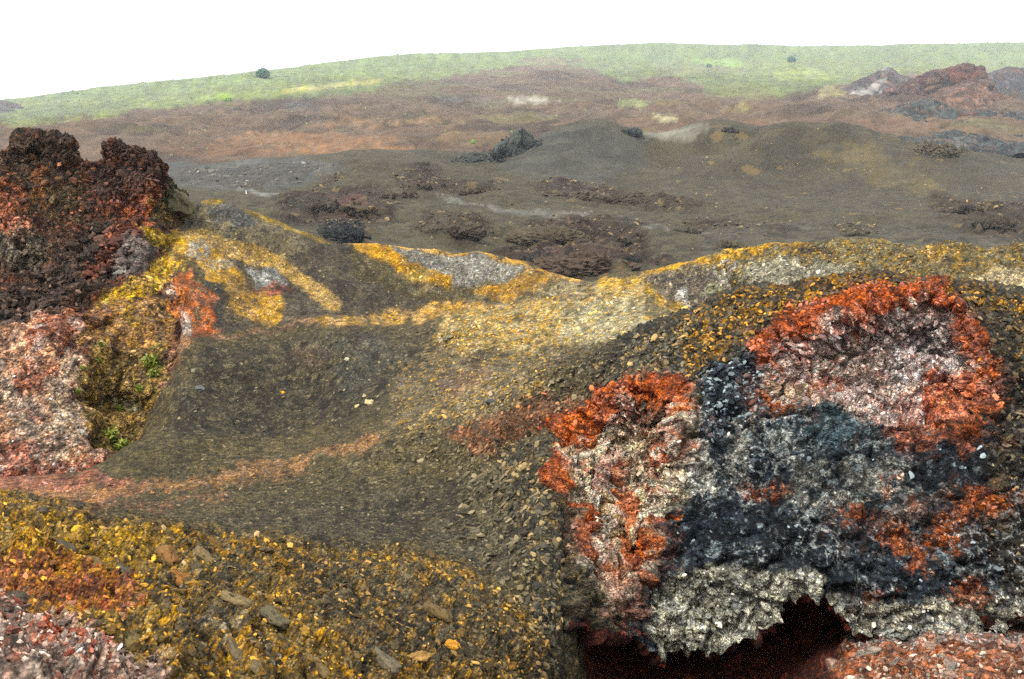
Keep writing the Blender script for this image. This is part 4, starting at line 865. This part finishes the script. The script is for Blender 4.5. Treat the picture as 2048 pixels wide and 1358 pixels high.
def weights(S):
    sh = S['shape']; X = S['px'].reshape(sh); Y = S['py'].reshape(sh)
    a = np.abs(np.gradient(X, axis=1) * np.gradient(Y, axis=0) - np.gradient(X, axis=0) * np.gradient(Y, axis=1)); S['w'] = np.minimum(a.ravel(), 30)
for S in (NEAR, MOUND, CRAG, MIDP): weights(S)
Yn = NEAR['P'][:, 1]
FOREP = [(-60,1010),(0,1008),(200,1050),(500,1090),(820,1115),(1000,1190),(1080,1290),(1080,1380),(-60,1380)]
NEAR['ok'] = ~((NEAR['px'] > 1120) & (Yn < 17)) & ~((Yn > 17) & (NEAR['px'] < 320) & (NEAR['py'] > 460)) & (Yn < 36.5)
scatter(NEAR, [(('p', FOREP), 14, 3600, 4, 13, 1.5, .5, -.75, .85), (('p', FOREP), 14, 420, 13, 34, 2.0, .45, -.75, .8),
               (('p', [(-60,1010),(200,1050),(500,1090),(620,1200),(560,1380),(-60,1380)]), 10, 130, 16, 40, 1.8, .45, -.75, .7),
               (('p', [(-60,1225),(150,1240),(230,1310),(350,1380),(-60,1380)]), 8, 420, 8, 30, 1.4, .6, None, .7),
               (('p', [(950,900),(1110,870),(1150,1000),(1160,1200),(1120,1370),(1040,1370),(1000,1150),(900,1080)]), 20, 1500, 5, 22, 1.5, .5, None, .7),
               (('p', [(760,900),(1000,740),(1400,600),(1400,760),(1100,880),(1000,980)]), 20, 1500, 4, 15, 1.5, .5, None, .7),
               (('p', [(860,640),(1150,580),(1280,570),(1400,620),(1200,720),(1000,850),(850,800)]), 16, 1100, 3.5, 11, 1.6, .7, None, .7),
               (('p', [(340,860),(420,680),(870,640),(1000,700),(760,900),(300,960)]), 20, 1300, 3, 9, 2.2, .4, None, .7),
               (('p', [(300,1000),(760,900),(950,880),(1120,950),(1000,1150),(600,1100)]), 20, 1700, 3.5, 10, 2.0, .35, None, .7),
               (('p', [(-60,960),(300,960),(700,890),(720,930),(300,1030),(0,1005)]), 10, 420, 3.5, 13, 2.0, .4, None, .7),
               (('p', [(300,450),(430,400),(690,485),(860,610),(420,650)]), 10, 700, 3, 8, 1.8, .4, None, .7),
               (('p', [(700,490),(950,505),(1200,560),(1000,605),(880,590)]), 8, 380, 3, 9, 1.5, .5, None, .7)], ground, 'stone', 1)
NEAR['ok'] = (Yn > 17) & (Yn < 27) & (NEAR['px'] > 1280)
scatter(NEAR, [(('p', [(1290,560),(1450,508),(1750,478),(2100,490),(2100,640),(1400,630)]), 8, 1900, 3.5, 12, 1.8, .5, None, .7)], ground, 'stone', 2, 120)
NEAR['ok'] = (Yn < 10) & (NEAR['px'] > 1690)
scatter(NEAR, [(('p', [(1700,1290),(1900,1280),(2100,1270),(2100,1390),(1690,1390)]), 6, 260, 6, 34, 2.0, .55, None, .85)], ground, 'stone', 6, 40)
MOUND['ok'] = (~MOUND['ins']) & (MOUND['vr'] > 30) & ~((MOUND['px'] < 1140) & (MOUND['py'] > 840))
scatter(MOUND, [(('p', [(1060,770),(1280,680),(1470,600),(1724,555),(1861,562),(2100,610),(2100,700),(1960,640),(1870,570),(1640,605),(1530,660),(1510,720),(1400,800),(1300,760),(1180,795),(1100,840)]), 10, 2600, 4.5, 18, 1.5, .5, None, .65),
                (('p', [(1390,760),(1520,700),(1540,800),(1420,900)]), 14, 500, 5, 18, 1.5, .4, None, .7),
                (('p', [(1960,640),(2100,640),(2100,1200),(1990,1200)]), 20, 500, 6, 20, 1.5, .4, None, .6),
                (('p', AL1), 4, 130, 6, 24, 2.0, .5, None, .8), (('p', AL2), 4, 150, 6, 22, 2.0, .5, None, .8),
                (('p', [(1340,850),(2060,860),(2060,1280),(1300,1310)]), 20, 260, 5, 18, 2.2, .4, None, .75)], mound, 'stone', 3)
CRAG['ok'] = CRAG['vr'] > 12
scatter(CRAG, [(('p', [(-60,270),(330,280),(400,400),(270,450),(240,560),(60,650),(-60,660)]), 8, 450, 5, 24, 2.2, .5, None, .8),
               (('p', [(60,560),(200,430),(280,470),(230,580),(110,625),(50,650),(-60,660),(-40,600)]), 8, 340, 12, 30, 1.4, .4, None, .85),
               (('p', [(140,640),(330,560),(420,600),(330,860),(200,930),(0,950),(0,700)]), 8, 160, 4, 13, 2.0, .5, None, .7)], crag, 'boulder', 4)
MIDP['ok'] = MIDP['P'][:, 1] < 410
scatter(MIDP, [(('p', q_), 6, int(190 * a_ + 70), 3, 12, 1.7, .3, None, .8) for q_, a_ in LAVA] + [(('p', [(1250,340),(1600,252),(1900,290),(2100,340),(2100,470),(1500,470),(1250,420)]), 10, 900, 2.2, 6, 2.4, .5, None, .7),
               (('p', [(700,400),(1600,400),(1600,540),(900,520)]), 10, 800, 2.5, 8, 2.2, .5, None, .7)], plain, 'stone', 5, 60)

# ================================================================== single things
def spot(S, x, y, r=7):
    """the nearest visible vertex of a surface at a pixel"""
    a, b, c = proj(S['P']); d = (a - x) ** 2 + (b - y) ** 2; k = np.nonzero(d < r * r)[0]
    if len(k) == 0: k = np.argsort(d)[:6]
    return k[np.argmin(c[k])]
def rock_thing(name, label, cat, V, F, col, pos, R, mat, group=None, smooth=True):
    me = mesh(name, V, F, smooth=smooth); me.materials.append(mat)
    o = put(bpy.data.objects.new(name, me), label, cat, group)
    o.matrix_basis = Matrix([[*R[q], pos[q]] for q in range(3)] + [[0, 0, 0, 1]])
    o.color = (*np.clip(lin(col) * ALB, .01, .8), 1); return o
M_slab = mat_mineral('ropy_slab', 30, .9, obj_color=True, dist=.02)
M_boulder = mat_mineral('boulder_rock', 9, .8, obj_color=True, dist=.05)
M_lump = mat_mineral('valley_lava', .9, .9, obj_color=True, dist=.6)

def slab(x, y, L, W, H, ang, col, label, seed):
    i = spot(NEAR, x, y); d = NEAR['dep'][i]; k = d / FPX * .5; V, F = ico(4)
    V = np.sign(V) * np.abs(V) ** .8
    V = V * np.array([L, W, H]) * k
    b = V / (np.array([L, W, H]) * k)
    w = b[:, 1] * 11 + 1.6 * fbm(b * 1.2 + seed, .9, 2, seed) + .5 * b[:, 0]
    fan = 1 + .55 * b[:, 0]
    V[:, 1] *= fan
    V[:, 2] += (np.abs(np.sin(w)) ** .7 - .5) * .6 * H * k * (b[:, 2] > -.3) * np.sqrt(np.clip(1 - b[:, 0] ** 2, 0, 1))
    V += V / np.linalg.norm(V, axis=1, keepdims=True) * (fbm(b + seed * 2.1, 1.3, 4, seed) * .42 * W * k)[:, None]
    n = NEAR['n'][i]; R = frame_of(n, ang, .05)
    return rock_thing('lava_slab', label, 'lava slab', V * np.array([1.0, .72, .9]), F, tuple(q * w for q, w in zip(col, (.88, .8, .66))), NEAR['P'][i] - n * H * k * .38, R, M_slab, 'ropy slabs in the foreground')
for a in [(545,1228,74,50,26,-.75,(104,104,92),'wide grey slab, dull and striated, beside the fan-shaped one in the left foreground',1),
          (465,1196,86,36,22,-.75,(132,124,102),'fan-shaped ropy slab with pale strands in the left foreground',2),
          (336,1108,62,38,30,-.4,(136,108,72),'knobbly tan lump just below the gravel edge, left foreground',3),
          (420,1112,110,42,20,-.7,(124,116,92),'long grey-tan ropy slab behind the tan lumps, left foreground',4),
          (358,1152,68,36,28,-.5,(150,112,62),'ochre-tan rounded lump below the knobbly one, left foreground',5),
          (245,1134,80,34,22,-.8,(92,94,94),'dark bluish grey slab left of the ochre lumps',6),
          (262,1276,130,60,24,-.75,(116,110,80),'largest olive-grey slab at the edge of the pinkish rubble',7),
          (135,1088,90,32,22,-.85,(82,80,74),'dark ropy slab below the crest at the far left of the foreground',8),
          (36,1192,84,46,30,-.4,(76,78,74),'blackish slab at the left edge above the pink rubble',9),
          (768,1312,76,40,22,-.7,(112,112,106),'pale grey striated slab at the bottom, right of centre foreground',10),
          (640,1330,80,34,22,-.7,(122,112,84),'tan-grey ropy slab at the bottom edge near the middle',11),
          (196,1120,60,26,18,-.8,(112,98,66),'small brown ropy slab between two dark ones on the left',12),
          (880,1215,70,34,22,-.6,(108,98,74),'low tan slab among cobbles left of the cave lip',13),
          (470,1290,90,34,20,-.75,(108,104,90),'narrow grey slab between ochre gravel at the bottom',14)]: slab(*a)

def boulder(S, x, y, w, col, label, seed, ax3=(1, .8, .7), mat=M_boulder, up=.25, name='boulder', cat='boulder', group=None):
    i = spot(S, x, y); k = S['dep'][i] / FPX * w * .5; V, F = rock_shape(4, seed, .5, 8, ax3)
    V = V * (1 + .16 * fbm(V + seed, 4., 3, 3))[:, None]
    R = frame_of(S['n'][i] * .4 + np.array([0, 0, .6]), random.uniform(-.4, .4), .1)
    return rock_thing(name, label, cat, V * k, F, col, S['P'][i] + np.array([0, 0, 1]) * k * ax3[2] * up, R, mat, group, smooth=False)
boulder(CRAG, 362, 392, 84, (92,88,66), 'grey-olive boulder on the right shoulder of the crag', 401, (1, .7, .62), up=-.3)
boulder(NEAR, 735, 803, 20, (186,170,124), 'pale cream stone, largest of a small cluster on the ash slope', 402)
boulder(NEAR, 712, 808, 13, (176,160,110), 'small cream stone left of the largest pale stone', 403)
boulder(NEAR, 728, 786, 11, (180,164,116), 'small cream stone just above the largest pale stone', 404)
boulder(NEAR, 976, 802, 22, (62,64,66), 'dark blue-black stone on the gravel shoulder', 405)
boulder(NEAR, 898, 672, 34, (112,104,78), 'hollow grey rock on the yellow saddle', 406, (1, .6, .5), up=.3)
boulder(NEAR, 910, 1294, 44, (196,138,44), 'bright ochre lump near the bottom, left of the cave', 407, (1, .6, .6), up=.4)
boulder(NEAR, 842, 1316, 60, (150,116,62), 'tan elongated lump left of the bright ochre one', 408, (1, .5, .5), up=.3)
boulder(NEAR, 568, 781, 9, (206,160,40), 'tiny bright yellow stone on the dark bowl slope', 409)
boulder(NEAR, 390, 738, 14, (120,116,96), 'grey stone perched beside the mossy pit', 410)
boulder(NEAR, 402, 775, 22, (88,90,90), 'dark grey stone in the runnel below the perched one', 411)
boulder(NEAR, 302, 981, 14, (150,110,66), 'brown stone lying on the lower reddish path', 412)
boulder(NEAR, 95, 1018, 26, (84,76,64), 'dark stone at the left end of the lower path', 413)
boulder(NEAR, 510, 1064, 18, (190,160,110), 'pale buff stone standing on the edge of the grey gravel', 414)
boulder(NEAR, 690, 715, 12, (170,166,140), 'whitish stone on the grey slope under the saddle', 415)

# outcrops of blocky lava on the plain
mpx, mpy, mdep = proj(MIDP['P'])
M4 = ico(5)
BLOCKS = []
for k in range(8):
    V, F = rock_shape(3, 500 + k, .45, 9, (1, .85, .7)); me = mesh('block', V, F, smooth=False); me.materials.append(M_lump); BLOCKS.append(me)
def outcrop(x, y, w, h, col, label, seed, rough=.5, name='lava_outcrop', nb=14, depth=.6):
    """a low broken core with loose angular blocks piled along it"""
    i = spot(MIDP, x, y, 5); k = MIDP['dep'][i] / FPX * .5; r = np.random.default_rng(seed + 900); V, F = M4; V = V.copy()
    base = MIDP['P'][i] + np.array([0, w * k * depth * .6, 0])
    root = put(bpy.data.objects.new(name, None), label, 'lava outcrop', 'lava outcrops on the ash plain'); root.location = base
    sc3 = np.array([w, w * depth, h * 1.3]) * k; Wd = V * sc3; f = 1 / (h * k * .8); amp = h * k * rough
    F1, F2, r1, r2 = worley(Wd + seed * 13.1, f, seed); g1, g2, r3, r4 = worley(Wd + seed * 7.7, f * 2.3, seed + 3)
    Wd = Wd + V * ((sstep(.03, .25, F2 - F1) * (.3 + r1) - .6) * amp + (sstep(.03, .3, g2 - g1) * (.3 + r3) - .6) * amp * .5 + fbm(Wd, f * 1.5, 3, seed + 9) * amp * .5 + fbm(Wd, .8 / (w * k), 3, seed) * w * k * .35)[:, None]
    Wd[:, 2] -= h * k * .25
    me = mesh('core', Wd, F, smooth=False); me.materials.append(M_lump); o = put(bpy.data.objects.new('core', me), parent=root); o.color = (*np.clip(lin(col) * ALB * .55, .01, .8), 1)
    for q in range(nb):
        o = put(bpy.data.objects.new('block', BLOCKS[r.integers(8)]), parent=root); s = h * k * r.uniform(.15, .8)
        u = r.uniform(-1.15, 1.15); dv = -abs(r.normal(0, .35))
        zz = h * k * (1.0 * math.sqrt(max(0, 1 - min(1, u * u))) * r.uniform(-.1, 1.0)) - h * k * .1
        o.location = (u * w * k, dv * w * k * depth, zz); o.rotation_euler = tuple(r.uniform(0, 6, 3)); o.scale = (s * r.uniform(.8, 1.7), s, s * r.uniform(.6, 1))
        o.color = (*np.clip(lin(col) * ALB * r.uniform(.3, 1.0), .01, .8), 1)
    return root
for a in [(690,478,90,24,(46,48,48),'black cave-like outcrop just behind the pit rim',1), (700,430,110,44,(96,80,60),'brown humped outcrop with reddish hollow, left of the plain',2), (640,415,70,20,(86,74,60),'low brown ledge left of the humped outcrop',3),
          (790,392,70,18,(88,72,56),'small brown ledge behind the humped outcrop',4), (960,382,90,20,(88,74,56),'dark brown ledge left of the long flow front',5), (870,372,80,20,(80,66,52),'rubbly brown outcrop near the low dome on the left plain',6),
          (1130,392,110,24,(92,78,60),'left end of the long flow front below the cinder cone',7), (1230,402,120,20,(88,74,58),'right end of the long flow front below the cinder cone',8),
          (1175,535,190,36,(92,74,58),'wide reddish rubble outcrop behind the saddle dip',9), (1090,520,110,26,(72,66,58),'dark low outcrop left of the reddish rubble',10), (1262,520,36,20,(50,50,48),'small black knob right of the reddish rubble',11),
          (1110,478,140,18,(96,84,64),'thin brown ledge above the reddish rubble',12), (1245,482,40,18,(84,74,58),'little round brown knob on the grey plain',13), (1462,492,64,22,(96,86,66),'grassy brown hump behind the yellow ridge crest',14),
          (1725,466,60,14,(88,80,62),'flat brown slab-like outcrop behind the right ridge',15), (1990,452,70,26,(80,72,56),'dark boulder pile at the right end of the plain',16), (1880,303,80,22,(98,90,70),'tan knoll on the right shoulder of the cinder cone',17),
          (900,462,120,20,(84,74,58),'low rubble bank left of centre plain',18), (1940,420,60,20,(76,66,52),'dark brown hollow ledge on the right of the plain',19), (1380,462,60,10,(90,84,68),'faint low ledge beside the pale track',20)]: outcrop(*a)
outcrop(1050,300,120,52,(66,68,62),'black jagged crag against the left flank of the cinder cone',31,.6,nb=24)
outcrop(960,318,110,34,(76,78,70),'smooth dark grey hump left of the jagged black crag',32,.25)
outcrop(988,304,54,26,(100,74,58),'reddish broken rock between the grey hump and the black crag',33,.6)
outcrop(1458,262,30,16,(74,62,60),'dark block on the skyline of the cinder cone',34,.4)
outcrop(1255,264,60,12,(74,78,76),'bluish lava ledge behind the pale ash patch',35,.5)

# white marker post on the track
i = spot(MIDP, 494, 383, 5); k = MIDP['dep'][i] / FPX
bm = bmesh.new(); bmesh.ops.create_cone(bm, cap_ends=True, segments=8, radius1=.16, radius2=.14, depth=5.5 * k)
for v in bm.verts: v.co.z += 2.7 * k
bmesh.ops.create_icosphere(bm, subdivisions=1, radius=.18, matrix=Matrix.Translation((0, 0, 5.5 * k)))
me = bpy.data.meshes.new('marker_post'); bm.to_mesh(me); bm.free()
mp = bpy.data.materials.new('white_paint'); mp.use_nodes = True; mp.node_tree.nodes['Principled BSDF'].inputs['Base Color'].default_value = (.8, .8, .76, 1)
me.materials.append(mp); o = put(bpy.data.objects.new('marker_post', me), 'tiny white post beside the pale track on the plain', 'post'); o.location = MIDP['P'][i]

# ------------------------------------------------------------------ plants
def mat_leaf(name, col):
    m = bpy.data.materials.new(name); m.use_nodes = True; N = m.node_tree.nodes; L = m.node_tree.links; b = N['Principled BSDF']
    geo = N.new('ShaderNodeNewGeometry'); hv = N.new('ShaderNodeHueSaturation'); mr = N.new('ShaderNodeMapRange'); mr.inputs[3].default_value = .55; mr.inputs[4].default_value = 1.5
    L.new(geo.outputs['Random Per Island'], mr.inputs[0]); L.new(mr.outputs[0], hv.inputs['Value'])
    hv.inputs['Color'].default_value = (*lin(col), 1); L.new(hv.outputs[0], b.inputs['Base Color']); b.inputs['Roughness'].default_value = .7; return m
ML_tree = mat_leaf('tree_leaf', (70, 104, 72)); ML_bush = mat_leaf('bush_leaf', (120, 150, 60)); ML_moss = mat_leaf('moss_leaf', (104, 112, 30)); ML_scrub = mat_leaf('scrub_leaf', (104, 118, 72))
M_bark = bpy.data.materials.new('bark'); M_bark.use_nodes = True; M_bark.node_tree.nodes['Principled BSDF'].inputs['Base Color'].default_value = (.12, .10, .08, 1)
def leaves(C, size, r, up=.3, long=1.0):
    n = len(C); d = r.normal(size=(n, 3)); d[:, 2] += up; d /= np.linalg.norm(d, axis=1, keepdims=True); e = np.cross(d, r.normal(size=(n, 3))); e /= np.linalg.norm(e, axis=1, keepdims=True)
    s = (size * r.uniform(.6, 1.4, n))[:, None]; V = np.stack([C - e * s * .5, C + d * s * .9 * long - e * s * .2, C + d * s * 1.4 * long + e * s * .3, C + e * s * .5], 1).reshape(-1, 3)
    return V, np.arange(n * 4).reshape(-1, 4)
def crown_points(n, rad, r, flat=.6, gaps=.35):
    out = []
    while len(out) < n:
        p = r.normal(size=(n, 3)); p /= np.linalg.norm(p, axis=1, keepdims=True); p *= r.uniform(.35, 1, (n, 1)) ** .5
        p = p[p[:, 2] > -.25]; k = fbm(p + 3.3, 1.6, 2, int(r.integers(99))) > -gaps; out += list(p[k])
    return np.array(out[:n]) * np.array([rad, rad, rad * flat])
def tree(x, y, w, hgt, Y, label, seed, lm, leafs=1500, name='tree', cat='tree', trunk=True):
    r = np.random.default_rng(seed); b = at(x, y, Y); k = Y / FPX; rad = w * k * .5; H = hgt * k
    root = put(bpy.data.objects.new(name, None), label, cat); root.location = b
    C = crown_points(leafs, rad, r, (H * .75) / rad); C[:, 2] += H * .35
    V, F = leaves(C, rad * .16, r); me = mesh('crown', V, F, smooth=False); me.materials.append(lm)
    o = put(bpy.data.objects.new('crown', me)); o.parent = root
    if trunk:
        bm = bmesh.new()
        bmesh.ops.create_cone(bm, cap_ends=True, segments=8, radius1=rad * .07, radius2=rad * .04, depth=H * .7, matrix=Matrix.Translation((0, 0, H * .2)))
        for q in range(5):
            a = q * 1.26; e = Euler((.8 * math.cos(a), .8 * math.sin(a), 0)).to_matrix().to_4x4()
            bmesh.ops.create_cone(bm, cap_ends=True, segments=6, radius1=rad * .035, radius2=rad * .012, depth=H * .6, matrix=Matrix.Translation((0, 0, H * .3)) @ e @ Matrix.Translation((0, 0, H * .3)))
        me = bpy.data.meshes.new('trunk'); bm.to_mesh(me); bm.free(); me.materials.append(M_bark); o = put(bpy.data.objects.new('trunk', me)); o.parent = root
    return root
def far_spot(x, y):
    i = spot(FARP, x, y, 6); return FARP['P'][i]
def far_tree(x, y, w, h, label, seed, lm, **kw):
    Q = far_spot(x, y); t = tree(x, y, w, h, Q[1], label, seed, lm, **kw); t.location = Q - np.array([0, 0, .3]); return t
far_tree(527, 151, 25, 15, 'round dark tree alone on the left skyline', 1, ML_tree, leafs=1800)
far_tree(1583, 119, 17, 10, 'round green tree on the far slope right of centre', 2, ML_tree, leafs=900)
far_tree(945, 282, 10, 8, 'bright yellow-green bush below the jagged black crag', 3, ML_bush, leafs=500, name='bush', cat='bush')
far_tree(455, 196, 16, 6, 'bright green bush on the left slope under the lone tree', 4, ML_bush, leafs=500, name='bush', cat='bush')
far_tree(1420, 130, 12, 6, 'small bush on the green slope above the lava field', 5, ML_tree, leafs=400, name='bush', cat='bush')
# low scrub of the green slope and along the skyline
r = np.random.default_rng(5); FP = FARP['P']; m = mask(FARP['px'], FARP['py'], ('p', [(-100,150),(500,130),(800,90),(1300,70),(2150,70),(2150,150),(1500,160),(1000,150),(600,190),(-100,250)]), 6) * (FP[:, 1] > 900) * (FP[:, 1] < 3050)
idx = r.choice(len(FP), 1100, p=m / m.sum()); C = []
for i in idx:
    s = r.uniform(1.2, 3.4) * FP[i, 1] / FPX; C.append((FP[i] + r.normal(size=(9, 3)) * np.array([s, s, s * .35]) * .6 + np.array([0, 0, s * .3]), s))
V = []; F = []; off = 0
for c, s in C:
    v, f = leaves(c, s * .55, r); V.append(v); F.append(f + off); off += len(v)
me = mesh('scrub', np.concatenate(V), np.concatenate(F), smooth=False); me.materials.append(ML_scrub)
put(bpy.data.objects.new('scrub', me), 'low green scrub covering the far slope', kind='stuff')
m = mask(FARP['px'], FARP['py'], ('p', [(300,230),(900,190),(1500,180),(1500,262),(900,290),(300,320)]), 6) * (FP[:, 1] < 1300)
idx = r.choice(len(FP), 500, p=m / m.sum()); V = []; F = []; off = 0
for i in idx:
    s = r.uniform(1.2, 3.0) * FP[i, 1] / FPX; v, f = leaves(FP[i] + r.normal(size=(7, 3)) * s * .4 + np.array([0, 0, s * .3]), s * .5, r); V.append(v); F.append(f + off); off += len(v)
me = mesh('tufts', np.concatenate(V), np.concatenate(F), smooth=False); me.materials.append(ML_bush)
put(bpy.data.objects.new('tufts', me), 'sparse green tufts dotted over the brown lava field', kind='stuff')
# moss and ferns in the pit of the crag
for q, (x, y, w, label) in enumerate([(310,722,26,'tall bright fern clump at the right rim of the mossy pit'), (302,745,16,'fern fronds hanging just below the rim clump'), (228,868,26,'broad moss cushion on the floor of the pit'), (252,890,30,'dark green moss along the foot of the pit'),
                                      (205,682,10,'small moss tuft above the pit'), (168,728,8,'tiny moss tuft left of the pit'), (206,722,7,'tiny moss dot over the pit shelf'), (278,770,14,'moss tuft on the pale shelf of the pit'), (244,812,14,'moss streak under the dark overhang'), (164,778,9,'moss dot on the left edge of the pit')]):
    i = spot(CRAG, x, y); k = CRAG['dep'][i] / FPX; rr = np.random.default_rng(50 + q); n = 220
    c = rr.normal(size=(n, 3)).clip(-1.6, 1.6) * np.array([.24, .14, .24]) * w * k; V, F = leaves(c, .2 * w * k, rr, .6, 1.5)
    me = mesh('moss_clump', V, F, smooth=False); me.materials.append(ML_moss); o = put(bpy.data.objects.new('moss_clump', me), label, 'moss', 'moss in the crag pit'); o.location = CRAG['P'][i] + np.array([0, -.05, 0])
